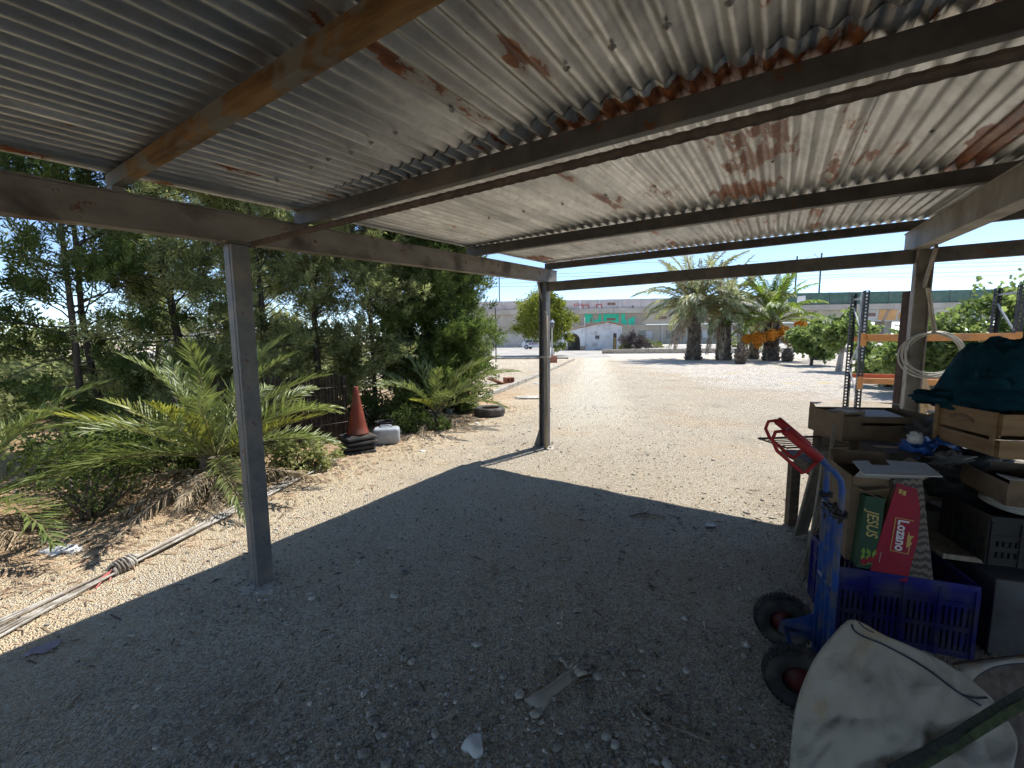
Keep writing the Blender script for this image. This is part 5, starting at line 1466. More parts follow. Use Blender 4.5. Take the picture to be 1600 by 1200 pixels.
# old timber props behind the post
M_timber = mat("pale_raw_timber", (0.30, 0.21, 0.115), (0.44, 0.33, 0.20), 5, .85, bump=.3, bscale=20, stretch=(8, 8, 1))
q0, q1 = gp(1475, 705), at(1438, 585, 4.6)
t = thing("timber_prop", "raw timber board leaning behind the right post", "board", (q0.x, q0.y, 0))
MB().bar((0, 0, 0.01), q1 - Vector((q0.x, q0.y, 0)), .09, .03, (0, -1, 0)).build("board", M_timber, t)
MB().bar((-.16, 0, 0.01), q1 - Vector((q0.x, q0.y, 0)) + Vector((-.06, 0, -.02)), .06, .03, (0, -1, 0)).build("board", M_timber, t)

# ------------------------------------------------------------------ table and what lies on it
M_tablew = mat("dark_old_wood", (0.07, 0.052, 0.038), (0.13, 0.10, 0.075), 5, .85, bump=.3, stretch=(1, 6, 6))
t = thing("work_table", "old dark wooden table under the cartons", "table", (2.95, 2.8, 0), rad(-6))
for k in range(5): MB().span(-.78, .78, -.5 + k * .2, -.5 + k * .2 + .19, .58, .62).build("plank", M_tablew, t, bevel=.004)
for sx in (-1, 1):
    for sy in (-1, 1): MB().box((sx * .7, sy * .43, .265), (.07, .07, .53)).build("leg", M_tablew, t, bevel=.004)
    MB().box((sx * .7, 0, .535), (.05, .8, .07)).build("apron", M_tablew, t)
M_card = mat("brown_cardboard", (0.16, 0.11, 0.068), (0.24, 0.17, 0.105), 4, .9, bump=.15, dirt=(.10, .07, .045), dirt_scale=4)
M_cardw = mat("white_faced_cardboard", (0.42, 0.41, 0.39), (0.52, 0.51, 0.49), 4, .7, dirt=(.40, .37, .33), dirt_scale=5)
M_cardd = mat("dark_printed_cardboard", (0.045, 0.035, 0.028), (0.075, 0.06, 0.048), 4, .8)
def closed_carton(label, loc, rz, s, m=None):
    t = thing("carton", label, "carton", loc, rz)
    b_ = MB().box((0, 0, s[2] / 2), s).build("body", m or M_card, t, bevel=.004)
    for sy in (-1, 1): MB().box((0, sy * s[1] / 4, s[2] + .0025), (s[0] - .004, s[1] / 2 - .004, .003)).build("flap", m or M_card, t)
    MB().box((0, 0, s[2] + .005), (s[0] * .98, .05, .001)).build("tape", M_timber, t)
    return t
def tray(label, loc, rz, s, th=.005, m=None, name="cardboard_box", slot=True, cat="box", inner=None, flare=0.0):
    """open box: four walls, floor, hand slots in the long walls and raised corner posts"""
    m = m or M_card
    t = thing(name, label, cat, loc, rz)
    L, W, Hh = s
    MB().span(-L / 2, L / 2, -W / 2, W / 2, 0, th).build("floor", m, t)
    for sy in (-1, 1):
        y0, y1 = (-W / 2, -W / 2 + th) if sy < 0 else (W / 2 - th, W / 2)
        mb = MB()
        f_ = lambda a, b, d: (a * (1 + flare * b), d + sy * flare * b, b)
        def pan(x0, x1, z0, z1): mb.prism([(x0, z0), (x1, z0), (x1, z1), (x0, z1)], f_, y0, y1)
        if slot:
            pan(-L / 2, L / 2, th, Hh * .52); pan(-L / 2, -L * .30, Hh * .521, Hh * .62); pan(L * .30, L / 2, Hh * .521, Hh * .62); pan(-L / 2, L / 2, Hh * .621, Hh * .82)
        else: pan(-L / 2, L / 2, th, Hh * .82)
        mb.build("long_side", m, t)
    for sx in (-1, 1):
        x0, x1 = (-L / 2, -L / 2 + th) if sx < 0 else (L / 2 - th, L / 2)
        mb = MB(); mb.prism([(-W / 2 + th, th), (W / 2 - th, th), (W / 2 - th, Hh), (W / 2 - .1 * W, Hh), (W / 2 - .2 * W, Hh * .85), (-W / 2 + .2 * W, Hh * .85), (-W / 2 + .1 * W, Hh), (-W / 2 + th, Hh)], lambda a, b, d: (d + sx * flare * b, a, b), x1, x0); mb.build("short_side", m, t)
        for sy in (-1, 1):
            mb = MB(); mb.add([(sx * L / 2, sy * W / 2, Hh), (sx * (L / 2 - .09), sy * W / 2, Hh), (sx * L / 2, sy * (W / 2 - .09), Hh), (sx * L / 2, sy * W / 2, Hh - .004), (sx * (L / 2 - .09), sy * W / 2, Hh - .004), (sx * L / 2, sy * (W / 2 - .09), Hh - .004)], [(0, 1, 2), (5, 4, 3), (0, 3, 4, 1), (1, 4, 5, 2), (2, 5, 3, 0)]); mb.build("corner_ledge", M_cardw, t)
    return t
closed_carton("brown carton under the open fruit box on the table", (2.62, 2.98, .622), rad(-6), (.56, .40, .20))
bx = tray("open cardboard fruit box with hand slots on the table", (2.585, 2.97, .830), rad(-8), (.58, .42, .21), name="fruit_box")
MB().box((.02, -.02, .155), (.26, .2, .02), Matrix.Rotation(.1, 3, 'X')).build("inner_card", M_cardw, bx); MB().box((-.14, .03, .165), (.14, .2, .02), Matrix.Rotation(-.2, 3, 'Y')).build("inner_card", M_timber, bx)
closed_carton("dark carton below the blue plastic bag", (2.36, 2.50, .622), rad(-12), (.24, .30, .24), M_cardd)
M_bluebag = mat("blue_plastic_bag", (0.010, 0.065, 0.30), (0.03, 0.16, 0.50), 9, .3, transl=.1, spec=.5)
M_greyb = mat("grey_cloth", (0.085, 0.08, 0.078), (0.14, 0.132, 0.13), 6, .9)
def crumple(name, label, cat, loc, s, seed, m, extra=None, amp=.5, n=4):
    t = thing(name, label, cat, loc)
    lump("body", m, t, (0, 0, s[2] * .8), s, seed, amp, 3.2, n, flat=-s[2] * .8)
    if extra:
        for k, (nm, c, s2, mm) in enumerate(extra): lump(nm, mm, t, c, s2, seed + 7 + k, .7, 3.5, 3)
    return t
crumple("plastic_bag", "crumpled blue plastic bag with a white knot on the pile", "bag", at(1441, 722, 2.42), (.115, .09, .075), 31, M_bluebag, [("knot", (-.075, -.02, .15), (.035, .03, .03), M_cup), ("fold", (.05, -.06, .09), (.07, .04, .06), M_bluebag)], .7)
crumple("cloth_bundle", "grey cloth bundle between the fruit box and the wooden crate", "cloth", at(1468, 690, 2.62), (.17, .12, .075), 41, M_greyb, None, .6)
M_blackb = mat("black_nylon", (0.012, 0.012, 0.013), (0.028, 0.027, 0.027), 8, .6, bump=.3)
crumple("black_bag", "round black bag below the wooden crate", "bag", Vector((2.60, 2.36, .622)), (.26, .20, .155), 51, M_blackb, [("strap_fold", (-.16, -.1, .24), (.09, .05, .04), M_greyb)], .35, 5)
# wooden crate with slats
M_pine = mat("varnished_pine", (0.20, 0.112, 0.048), (0.31, 0.19, 0.09), 4, .6, bump=.12, bscale=20, stretch=(1, 1, 8))
ca, cb = Vector((2.50, 2.42, 0)), Vector((2.41, 2.02, 0))
cd = (cb - ca).normalized(); cn = Vector((-cd.y, cd.x, 0))     # cn points to +x
crate = thing("wooden_crate", "varnished wooden fruit crate holding the teal blanket", "crate", (ca.x, ca.y, .945), math.atan2(cd.y, cd.x))
CL, CWd, CH = .41, .50, .215
for y_ in (0.0, CWd):
    for z0, z1 in ((.0, .075), (.092, CH)):
        mb = MB(); yy_ = (y_, y_ + .010)
        mb.span(.0, CL, yy_[0], yy_[1], z0, z1); mb.build("slat", M_pine, crate, bevel=.002)
for x_ in (-.0125, CL + .0025):
    for z0, z1 in ((.0, .085), (.11, CH)): MB().span(x_, x_ + .010, .0, CWd + .01, z0, z1).build("slat", M_pine, crate, bevel=.002)
for x_ in (.012, CL - .032):
    for y_ in (-.014, CWd - .002 - .014): MB().span(x_, x_ + .022, y_ + (0 if y_ < 0 else 0), y_ + .012, 0, CH + .004).build("corner_post", M_pine, crate)
for k in range(4): MB().span(.0, CL, .02 + k * .12, .12 + k * .12, -.010, -.001).build("floor_slat", M_pine, crate)
# dark printed arch mark on the front slat
mb = MB(); rr0 = .16
for k in range(8):
    q0_, q1_ = PI * (.32 + .36 * k / 8), PI * (.32 + .36 * (k + .9) / 8)
    c_ = (CL / 2 - .02, .02)
    pts = [(c_[0] + rr0 * math.cos(q0_), c_[1] + rr0 * math.sin(q0_)), (c_[0] + (rr0 - .02) * math.cos(q0_), c_[1] + (rr0 - .02) * math.sin(q0_)), (c_[0] + (rr0 - .02) * math.cos(q1_), c_[1] + (rr0 - .02) * math.sin(q1_)), (c_[0] + rr0 * math.cos(q1_), c_[1] + rr0 * math.sin(q1_))]
    mb.prism(pts, lambda a, b, d: (a, d, b), -.0015, -.0004)
mb.build("printed_mark", M_doorw, crate)
# teal blanket
M_teal = mat("teal_fleece", (0.004, 0.026, 0.040), (0.010, 0.058, 0.080), 7, .95, bump=.8, bscale=90, spec=.1)
t = thing("teal_blanket", "bunched dark teal fleece blanket heaped on the wooden crate", "blanket", (2.86, 2.32, 1.165))
nth, nph = 160, 70; V = []; F = []
for i in range(nph + 1):
    f_ = i / nph
    for k in range(nth):
        th = 2 * PI * k / nth
        d = Vector((math.cos(th), math.sin(th), 0))
        r = f_ ** .8 * (1 + .16 * noise.noise(d * 1.6 + Vector((3, 0, 0))))
        x_, y_ = r * .40 * d.x, r * .34 * d.y
        fold = .75 * noise.noise(Vector((x_ * 5 + 3 * y_, y_ * 5, 2))) + .35 * noise.noise(Vector((x_ * 11 - 5 * y_, y_ * 9 + 5 * x_, 7))) + .22 * (.35 - abs(noise.noise(Vector((x_ * 7 + 9 * y_, y_ * 6 - 3 * x_, 11))))) + .05 * noise.noise(Vector((x_ * 60, y_ * 60, 3))) + .25
        z_ = .36 * (1 - f_ ** 3.4) - .02 * (.4 - abs(noise.noise(Vector((x_ * 18 + 12 * y_, y_ * 15 - 9 * x_, 5))))) - .14 * fold * (1 - f_ ** 6) + .015
        dr = max(0, -d.x - .5) * max(0, f_ - .7) * .28
        V.append((x_ - dr * .6, y_, max(z_, .004) - dr * (1 if f_ > .9 else .5)))
for i in range(nph):
    for k in range(nth): F.append((i * nth + k, (i + 1) * nth + k, (i + 1) * nth + (k + 1) % nth, i * nth + (k + 1) % nth))
F.append(tuple(nph * nth + k for k in range(nth - 1, -1, -1)))
MB().add(V, F).build("fleece", M_teal, t, smooth=True)
lump("corner_fold", M_teal, t, (-.31, .12, .02), (.14, .12, .05), 77, .4, 2.5, 4)
lump("front_fold", M_teal, t, (-.27, -.1, .08), (.13, .12, .10), 78, .6, 2.5, 4)

# ------------------------------------------------------------------ low stack at the far right
closed_carton("grey carton on the ground right of the blue crate", (2.56, 2.02, 0.0), rad(-20), (.36, .42, .38), M_greyb)
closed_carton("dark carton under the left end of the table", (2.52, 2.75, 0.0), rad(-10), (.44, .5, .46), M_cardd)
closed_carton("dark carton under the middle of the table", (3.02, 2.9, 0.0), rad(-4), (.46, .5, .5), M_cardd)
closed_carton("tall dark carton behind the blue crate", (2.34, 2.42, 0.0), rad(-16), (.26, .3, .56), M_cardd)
closed_carton("brown carton at the bottom of the right stack", (2.98, 2.02, 0.0), rad(-14), (.40, .40, .40))
for k in range(3):
    o = MB().span(-.62, .62, -.06, .06, 0, .028).build("grey_plank", M_woodg, None, bevel=.003); o.location = (2.80, 1.88 + k * .14, .414); o.rotation_euler = (0, 0, rad(-18)); tag(o, ["front grey plank bridging the cartons on the right", "middle grey plank bridging the cartons on the right", "rear grey plank bridging the cartons on the right"][k], "plank", "planks on the cartons")
def plastic_crate(label, loc, rz, L, W, Hh, m, cols=9, rows=3):
    t = thing("plastic_crate", label, "crate", loc, rz)
    MB().span(-L / 2 + .003, L / 2 - .003, -W / 2 + .003, W / 2 - .003, .004, .012).build("floor", m, t)
    for side_ in range(4):
        ln = L if side_ % 2 == 0 else W
        mb = MB()
        R_ = Matrix.Rotation(side_ * PI / 2, 3, 'Z'); dd_ = (W if side_ % 2 == 0 else L) / 2
        def sp(x0, x1, y0, y1, z0, z1):
            mb.box(R_ @ Vector(((x0 + x1) / 2, -dd_ + (y0 + y1) / 2, (z0 + z1) / 2)), (x1 - x0, y1 - y0, z1 - z0), R_)
        h_ = ln / 2
        sp(-h_ + .004, h_ - .004, .0, .010, Hh - .028, Hh)              # rim
        sp(-h_ + .004, h_ - .004, .004, .0095, Hh - .10, Hh - .0281)   # plain band
        sp(-h_ + .004, h_ - .004, .004, .0095, 0, .03)
        nb = 5
        for q in range(nb):                                              # vertical ribs
            x_ = -h_ + .008 + (ln - .022) * q / (nb - 1); sp(x_ - .003, x_ + .010, -.004, .0038, .0, Hh - .029)
        for q in range(3):                                               # horizontal ribs
            z_ = .03 + (Hh - .13) * q / 2; sp(-h_ + .02, h_ - .02, -.001, .0037, z_, z_ + .008)
        ns = int((ln - .05) / .022)
        for r_ in range(2):
            z0 = .031 + r_ * (Hh - .132) / 2; z1 = z0 + (Hh - .132) / 2 - .02
            sp(-h_ + .02, h_ - .02, .004, .0093, z1 + .0002, z1 + .0198)
            for q in range(ns + 1):
                x_ = -h_ + .025 + (ln - .05) * q / ns
                sp(x_ - .0065, x_ + .0065, .004, .0092, z0, z1)
        mb.build("side", m, t)
    return t
M_bluep = mat("blue_plastic", (0.012, 0.011, 0.13), (0.022, 0.022, 0.20), 3, .5, spec=.35, dirt=(.075, .07, .115), dirt_scale=7, dirt_lo=.46, dirt_hi=.66, chips=(.07,.065,.13), chip_scale=30, chip_at=.74)
M_blackp = mat("black_plastic", (0.018, 0.017, 0.017), (0.032, 0.03, 0.03), 4, .5)
plastic_crate("black plastic crate on the grey planks at the right", (2.56, 2.00, .445), rad(-18), .46, .34, .24, M_blackp)
t = thing("cable_coil", "coil of pale cable on the black plastic crate", "coil", (2.56, 2.0, .70))
for k in range(5):
    MB().tube([((.15 + .006 * k) * math.cos(q), (.15 - .004 * k) * math.sin(q), .008 * k + .006 * math.sin(3 * q + k)) for q in np.linspace(0, 2 * PI, 36, endpoint=False)], .007, 6, closed=True).build("loop", M_wirew, t, smooth=True)
tray("open brown cardboard tray at the right edge of the pile", (2.56, 2.0, .752), rad(66), (.44, .36, .13), name="cardboard_tray", slot=False, cat="tray")

# blue crate and the boxes standing in it
c0, c1 = Vector((1.66, 2.02, 0)), Vector((2.19, 1.83, 0))
cdv = (c1 - c0).normalized(); cang = math.atan2(cdv.y, cdv.x); cback = Vector((-cdv.y, cdv.x, 0))
cc = (c0 + c1) / 2 + cback * .19
plastic_crate("blue plastic harvest crate behind the hand trolley", (cc.x, cc.y, 0.0), cang, .565, .38, .375, M_bluep)
M_redbox = mat("red_printed_cardboard", (0.27, 0.010, 0.028), (0.36, 0.016, 0.04), 3, .6, dirt=(.20, .03, .045), dirt_scale=8, chips=(.30,.22,.15), chip_scale=16, chip_at=.76)
M_gold = mat("gold_print", (0.50, 0.33, 0.08), (0.6, 0.42, 0.13), 4, .5)
M_wprint = mat("white_print", (0.68, 0.67, 0.66), (0.74, 0.73, 0.72), 4, .6)
M_jgreen = mat("green_printed_cardboard", (0.02, 0.055, 0.03), (0.035, 0.085, 0.045), 5, .6)
M_leafg = mat("lime_print", (0.15, 0.26, 0.03), (0.25, 0.36, 0.06), 9, .6)
M_ochp = mat("ochre_print", (0.42, 0.32, 0.10), (0.5, 0.4, 0.16), 9, .6)
# red box: tall narrow, standing on the crate's rim side, leaning back a little
rb0 = at(1391, 904, 1.93)
R_face = Matrix.Rotation(cang, 4, 'Z')
t = thing("red_box", "tall red cardboard box lettered Lozano standing in the blue crate", "box", (rb0.x + .01, rb0.y + .02, rb0.z))
t.rotation_euler = (rad(-4), rad(5), cang - .05)
poly = [(-.075, 0), (.072, -.012), (.085, .20), (.078, .34), (.050, .455), (-.028, .47), (-.052, .25)]
mb = MB(); mb.prism(poly, lambda a, b, d: (a, d, b), 0.0, .007); mb.build("front_panel", M_redbox, t)
MB().add([(-.07, .0075, .02), (.068, .0075, .01), (.055, .0075, .44), (-.03, .0075, .45), (-.07, .20, .02), (.068, .20, .01), (.055, .20, .44), (-.03, .20, .45)], [(3, 2, 1, 0), (4, 5, 6, 7), (0, 1, 5, 4), (1, 2, 6, 5), (2, 3, 7, 6), (3, 0, 4, 7)]).build("carton_body", M_card, t)
Mt = lambda x, z, rot, y=-.0015: Matrix.Translation((x, y, z)) @ Matrix.Rotation(PI / 2, 4, 'X') @ Matrix.Rotation(rot, 4, 'Z')
text_mesh("lettering", "Lozano", .058, .0008, M_wprint, t, Mt(.020, .215, -PI / 2 + .03), bold=.0014, sx=.92)
for a_ in ((-.012, .13, .058, .133), (-.012, .297, .058, .30), (-.013, .13, -.010, .30), (.056, .13, .059, .20)):
    MB().span(a_[0], a_[2], -.0022, -.0005, a_[1], a_[3]).build("gold_line", M_gold, t)
mb = MB(); mb.prism([(.047, .16), (.066, .185), (.056, .20), (.068, .225), (.052, .222), (.046, .245), (.044, .21)], lambda a, b, d: (a, d, b), -.0022, -.0006); mb.build("gold_star", M_gold, t)
text_mesh("small_lettering", "....................", .012, .0006, M_wprint, t, Mt(-.043, .085, -PI / 2), bold=.0003)
for dx, dz in ((-.012, .43), (.004, .425)):
    MB().span(dx - .006, dx + .006, -.002, -.0005, dz - .01, dz + .012).build("symbol", M_gold, t)
# green box behind it to the left
gb0 = at(1358, 893, 1.96)
t = thing("green_box", "dark green printed box lettered JESUS left of the red box", "box", (gb0.x, gb0.y + .03, gb0.z)); t.rotation_euler = (rad(-3), rad(3), cang)
MB().span(-.032, .05, .0, .16, .0, .37).build("box_body", M_jgreen, t, bevel=.002)
text_mesh("lettering", "JESUS", .066, .0008, M_ochp, t, Mt(.008, .235, -PI / 2 + .05), bold=.001, slant=.25, sx=.85)
mb = MB()
for k in range(9):
    a_ = random.Random(k).uniform(0, 6); c_ = (-.012 + .022 * (k % 3), .03 + .028 * (k // 3)); l_ = .022
    mb.prism([(c_[0] + l_ * math.cos(a_), c_[1] + l_ * math.sin(a_)), (c_[0] + .4 * l_ * math.cos(a_ + 1.6), c_[1] + .4 * l_ * math.sin(a_ + 1.6)), (c_[0] - l_ * math.cos(a_), c_[1] - l_ * math.sin(a_)), (c_[0] + .4 * l_ * math.cos(a_ - 1.6), c_[1] + .4 * l_ * math.sin(a_ - 1.6))], lambda a, b, d: (a, d, b), -.0008 - .0002 * k, -.0003)
mb.build("leaf_print", M_leafg, t)
mb = MB()
for c_ in ((-.005, .035), (.022, .05)): mb.prism([(c_[0] + .016 * math.cos(q), c_[1] + .016 * math.sin(q)) for q in np.linspace(0, 2 * PI, 14, endpoint=False)], lambda a, b, d: (a, d, b), -.0035, -.0028)
mb.build("fruit_print", M_redbox, t)
for k in range(2): MB().box((-.02 + .03 * k, .06, .385 + .02 * k), (.11, .12, .004), Matrix.Rotation(.4 - .7 * k, 3, 'Y')).build("flap", M_card, t)
# wood-grain board box on the right
M_grain = bpy.data.materials.new("dark_woodgrain_print"); nt, N, L = nodes_of(M_grain); b = N["Principled BSDF"]
tc = N.new("ShaderNodeTexCoord"); mp = N.new("ShaderNodeMapping"); mp.inputs["Scale"].default_value = (5, 5, 1.1); L.new(tc.outputs["Object"], mp.inputs[0])
wv = N.new("ShaderNodeTexWave"); wv.wave_type = 'RINGS'; wv.inputs["Scale"].default_value = 8; wv.inputs["Distortion"].default_value = 6; wv.inputs["Detail"].default_value = 3; L.new(mp.outputs[0], wv.inputs["Vector"])
L.new(ramp_node(N, L, wv.outputs[0], [(0.3, (0.035, 0.026, 0.02)), (0.6, (0.15, 0.115, 0.088))]), b.inputs["Base Color"]); b.inputs["Roughness"].default_value = .55
wb0 = at(1447, 905, 1.88)
t = thing("woodgrain_box", "tall box with dark wood-grain print right of the red box", "box", (wb0.x, wb0.y + .03, wb0.z - .03)); t.rotation_euler = (rad(-5), rad(-7), cang)
MB().span(-.06, .055, 0, .10, 0, .50).build("box_body", M_grain, t, bevel=.003)
# white flaps on top
wf = at(1395, 735, 1.98)
t = thing("white_card_lid", "white cardboard lid lying across the tops of the boxes", "cardboard", wf, cang)
mb = MB(); mb.prism([(-.14, -.07), (.15, -.08), (.17, .10), (.03, .14), (.02, .06), (-.06, .065), (-.05, .13), (-.12, .12)], lambda a, b, d: (a, b, d + .06 * b + .08 * a), 0, .005); mb.build("sheet", M_cardw, t)
t = thing("open_carton", "brown open carton behind the red box", "carton", (cc.x - .06, cc.y + .06, .38), cang)
for q in range(4):
    R_ = Matrix.Rotation(q * PI / 2, 3, 'Z'); MB().box(R_ @ Vector((0, -.14, .225)), (.275, .005, .45), R_).build("side", M_card, t)
    R2 = R_ @ Matrix.Rotation(.9, 3, 'X'); MB().box(R_ @ Vector((0, -.17, .475)), (.26, .005, .10), R2).build("flap", M_card if q else M_cardw, t)

# ------------------------------------------------------------------ hand trolley
M_tblue = mat("blue_trolley_paint", (0.012, 0.045, 0.18), (0.02, 0.07, 0.26), 6, .5, dirt=(.095, .10, .13), dirt_scale=11, dirt_lo=.46, dirt_hi=.62, spec=.4, chips=(.10, .065, .045), chip_scale=45, chip_at=.68)
M_hub = mat("dull_red_hub", (0.05, 0.008, 0.008), (0.085, 0.014, 0.014), 9, .6)
M_tred = mat("red_rubber_grip", (0.28, 0.016, 0.02), (0.36, 0.03, 0.03), 9, .6)
w1, w2 = Vector((1.36, 1.955, 0)), Vector((1.19, 1.60, 0))
ta = (w1 - w2).normalized(); tlen = (w1 - w2).length
trl = thing("hand_trolley", "blue hand trolley with red grips and two rubber wheels", "hand trolley", (w1 + w2) / 2, math.atan2(ta.y, ta.x) - PI / 2)
# local: y along the axle (far = +), x to the load side
RWH = .13
for sy in (-1, 1):
    M_ = Matrix.Translation((0, sy * tlen / 2, RWH)) @ Matrix.Rotation(-PI / 2, 4, 'X')
    pr = [(.062, -.03)] + [(.094 + .036 * math.cos(q), .040 * math.sin(q)) for q in np.linspace(-2.2, 2.2, 13)] + [(.062, .03)]
    wh = MB().lathe(pr, 36, M_, closed=True).build("wheel", M_rubber, trl, smooth=True)
    tb = MB()
    for k in range(40):
        for j, z_ in enumerate((-.022, 0, .022)):
            a_ = 2 * PI * (k + .5 * (j % 2)) / 40; r_ = .131 if j == 1 else .126
            tb.box(M_ @ Vector((r_ * math.cos(a_), r_ * math.sin(a_), z_)), (.007, .012, .017), (M_.to_3x3() @ Matrix.Rotation(a_, 3, 'Z')))
    tag(tb.build("tread", M_rubber, wh), kind="stuff")
    MB().lathe([(.012, -.034), (.03, -.034), (.035, -.02), (.062, -.016), (.062, .016), (.035, .02), (.03, .034), (.012, .034)], 24, M_).build("hub", M_hub, wh, smooth=True)
    # axle bracket plate
    mb = MB(); mb.prism([(-.03, RWH - .03), (.02, RWH - .05), (.105, .10), (.115, .24), (.06, .20), (-.02, RWH + .03)], lambda a, b, d: (a, d, b), sy * (tlen / 2 - .055) - .003, sy * (tlen / 2 - .055) + .003); mb.build("bracket", M_tblue, trl)
MB().tube([(0, -tlen / 2 + .0, RWH), (0, tlen / 2, RWH)], .010, 10).build("axle", M_tblue, trl, smooth=True)
for sy in (-1, 1):
    y_ = sy * (tlen / 2 - .075)
    MB().tube([(.115, y_, .03), (.115, y_, .80), (.115, y_, .93), (.108, y_, .97), (.085, y_, 1.005), (.04, y_, 1.045), (-.085, y_, 1.155)], .0115, 12).build("rail", M_tblue, trl, smooth=True)
    g = MB().tube([(.035, y_, 1.049), (-.09, y_, 1.159)], .0195, 12).build("grip", M_tred, trl, smooth=True)
    lp_ = [(.03, y_, 1.05), (-.005, y_, .995), (-.02, y_, .985), (-.115, y_, 1.07), (-.135, y_, 1.115), (-.125, y_, 1.15), (-.088, y_, 1.158)]
    MB().tube(lp_, .0075, 8).build("guard", M_tred, g, smooth=True)
for yy_ in (-.035, .045): MB().tube([(.115, yy_, .10), (.115, yy_, .76), (.112, yy_, .80)], .0095, 10).build("upright_bar", M_tblue, trl, smooth=True)
for z_ in (.10, .46, .80): MB().tube([(.115, -tlen / 2 + .075, z_), (.125, 0, z_), (.115, tlen / 2 - .075, z_)], .012, 10).build("cross_bar", M_tblue, trl, smooth=True)
MB().span(.10, .32, -.17, .17, .006, .014).build("toe_plate", M_tblue, trl)
t = thing("bungee_cord", "black elastic cord tangled round the top of the trolley", "cord", (w1 + w2) / 2, math.atan2(ta.y, ta.x) - PI / 2)
rg = random.Random(5)
for k in range(4):
    pts = [(.115 + .03 * noise.noise(Vector((i * .5, k * 3, 1))), -.14 + .28 * i / 18 + .03 * noise.noise(Vector((i * .4, k, 9))), .82 - .06 * (i / 18) + .07 * noise.noise(Vector((i * .35, k * 2.1, 4))) + .01 * k) for i in range(19)]
    MB().tube(pts, .0055, 6).build("strand", M_blackb, t, smooth=True)
for k in range(2): MB().tube([(.115 + (.022 + .006 * noise.noise(Vector((q, k, 0)))) * math.cos(q), (tlen / 2 - .075) * (1 if k else -1) + .022 * math.sin(q), .82 + .035 * noise.noise(Vector((q * .23, k, 5))) + .0015 * q) for q in np.linspace(0, 16, 60)], .006, 6).build("wrap", M_blackb, t, smooth=True)
# wire rack tray behind the far handle
t = thing("wire_basket", "flat wire rack lying behind the trolley handles", "wire rack", at(1262, 690, 2.75), .1)
for k in range(6): MB().tube([(-.24, -.12 + .045 * k, .0), (.2, -.12 + .045 * k, .0)], .004, 5).build("wire", M_rebar, t)
mb = MB(); mb.tube([(-.26, -.13, 0), (.2, -.13, 0), (.2, .13, 0), (-.26, .13, 0)], .006, 6, closed=True); mb.build("rim", M_rebar, t)
MB().bar((.2, -.13, 0), (.30, -.1, -.42), .02, .02).build("support", M_rebar, t); MB().bar((.2, .13, 0), (.30, .16, -.42), .02, .02).build("support", M_rebar, t)
# board, shovel and broom leaning at the table's end
p0, p1 = gp(1250, 838), at(1288, 700, 2.75)
t = thing("leaning_board", "weathered board leaning beside the trolley at the shadow edge", "board", (p0.x, p0.y, 0)); MB().bar((0, 0, 0.015), p1 - Vector((p0.x, p0.y, 0)), .10, .022, (0, -1, 0)).build("board", M_woodg, t, bevel=.004)
p0, p1 = gp(1272, 862), at(1296, 705, 2.62)
t = thing("leaning_board", "second narrower board leaning in front of the first one", "board", (p0.x, p0.y, 0)); MB().bar((0, 0, 0.012), p1 - Vector((p0.x, p0.y, 0)), .085, .02, (0, -1, 0)).build("board", M_woodg, t, bevel=.004)
p0, p1 = at(1288, 800, 2.45), at(1302, 690, 2.62)
t = thing("broom", "old broom standing bristles down behind the trolley rails", "broom", (p0.x, p0.y, 0))
top = p1 - Vector((p0.x, p0.y, 0)); hd = p0 - Vector((p0.x, p0.y, 0))
MB().tube([hd, top + Vector((0, 0, .12))], .012, 8).build("handle", M_woodg, t, smooth=True)
mb = MB(); rg = random.Random(9)
for k in range(90):
    a_ = rg.uniform(0, 2 * PI); r_ = rg.uniform(0, .03); e_ = Vector((-.05 + rg.uniform(-.09, .09), rg.uniform(-.06, .06), rg.uniform(.0, .08)))
    mb.tube([hd + Vector((r_ * math.cos(a_), r_ * math.sin(a_), rg.uniform(0, .1))), (hd + e_) / 2 + Vector((rg.uniform(-.02, .02), 0, 0)), e_], .0022, 3, cap=False)
tag(mb.build("bristles", M_stick, t), kind="stuff")

# ------------------------------------------------------------------ canvas bag in the foreground
M_canvas = bpy.data.materials.new("stained_canvas"); nt, N, L = nodes_of(M_canvas); b = N["Principled BSDF"]
tc = N.new("ShaderNodeTexCoord"); P = tc.outputs["Object"]
base = ramp_node(N, L, noise_node(N, L, P, 3.5, 6), [(0.3, (0.30, 0.27, 0.225)), (0.65, (0.40, 0.365, 0.31))])
base = mix_col(N, L, smooth_range(N, L, noise_node(N, L, P, 4.2, 4, .5), .52, .68, 0, .55), base, (0.30, 0.205, 0.15))
mp = N.new("ShaderNodeMapping"); mp.inputs["Location"].default_value = (3, 1, 2); L.new(P, mp.inputs[0])
base = mix_col(N, L, smooth_range(N, L, noise_node(N, L, mp.outputs[0], 5.5, 4, .5), .56, .70, 0, .55), base, (0.32, 0.21, 0.10))
base = mix_col(N, L, smooth_range(N, L, noise_node(N, L, mp.outputs[0], 2.4, 6, .6), .52, .72, 0, .35), base, (0.24, 0.23, 0.21))
L.new(base, b.inputs["Base Color"]); b.inputs["Roughness"].default_value = .9; b.inputs["Specular IOR Level"].default_value = .15
bp = N.new("ShaderNodeBump"); bp.inputs["Strength"].default_value = .7; bp.inputs["Distance"].default_value = .02
L.new(math_node(N, L, 'ADD', noise_node(N, L, P, 9, 3, .5), math_node(N, L, 'ADD', math_node(N, L, 'MULTIPLY', noise_node(N, L, P, 320, 2), .16), math_node(N, L, 'MULTIPLY', math_node(N, L, 'ABSOLUTE', math_node(N, L, 'SUBTRACT', noise_node(N, L, P, 6, 3, .5), .5)), -1.6))), bp.inputs["Height"]); L.new(bp.outputs[0], b.inputs["Normal"])
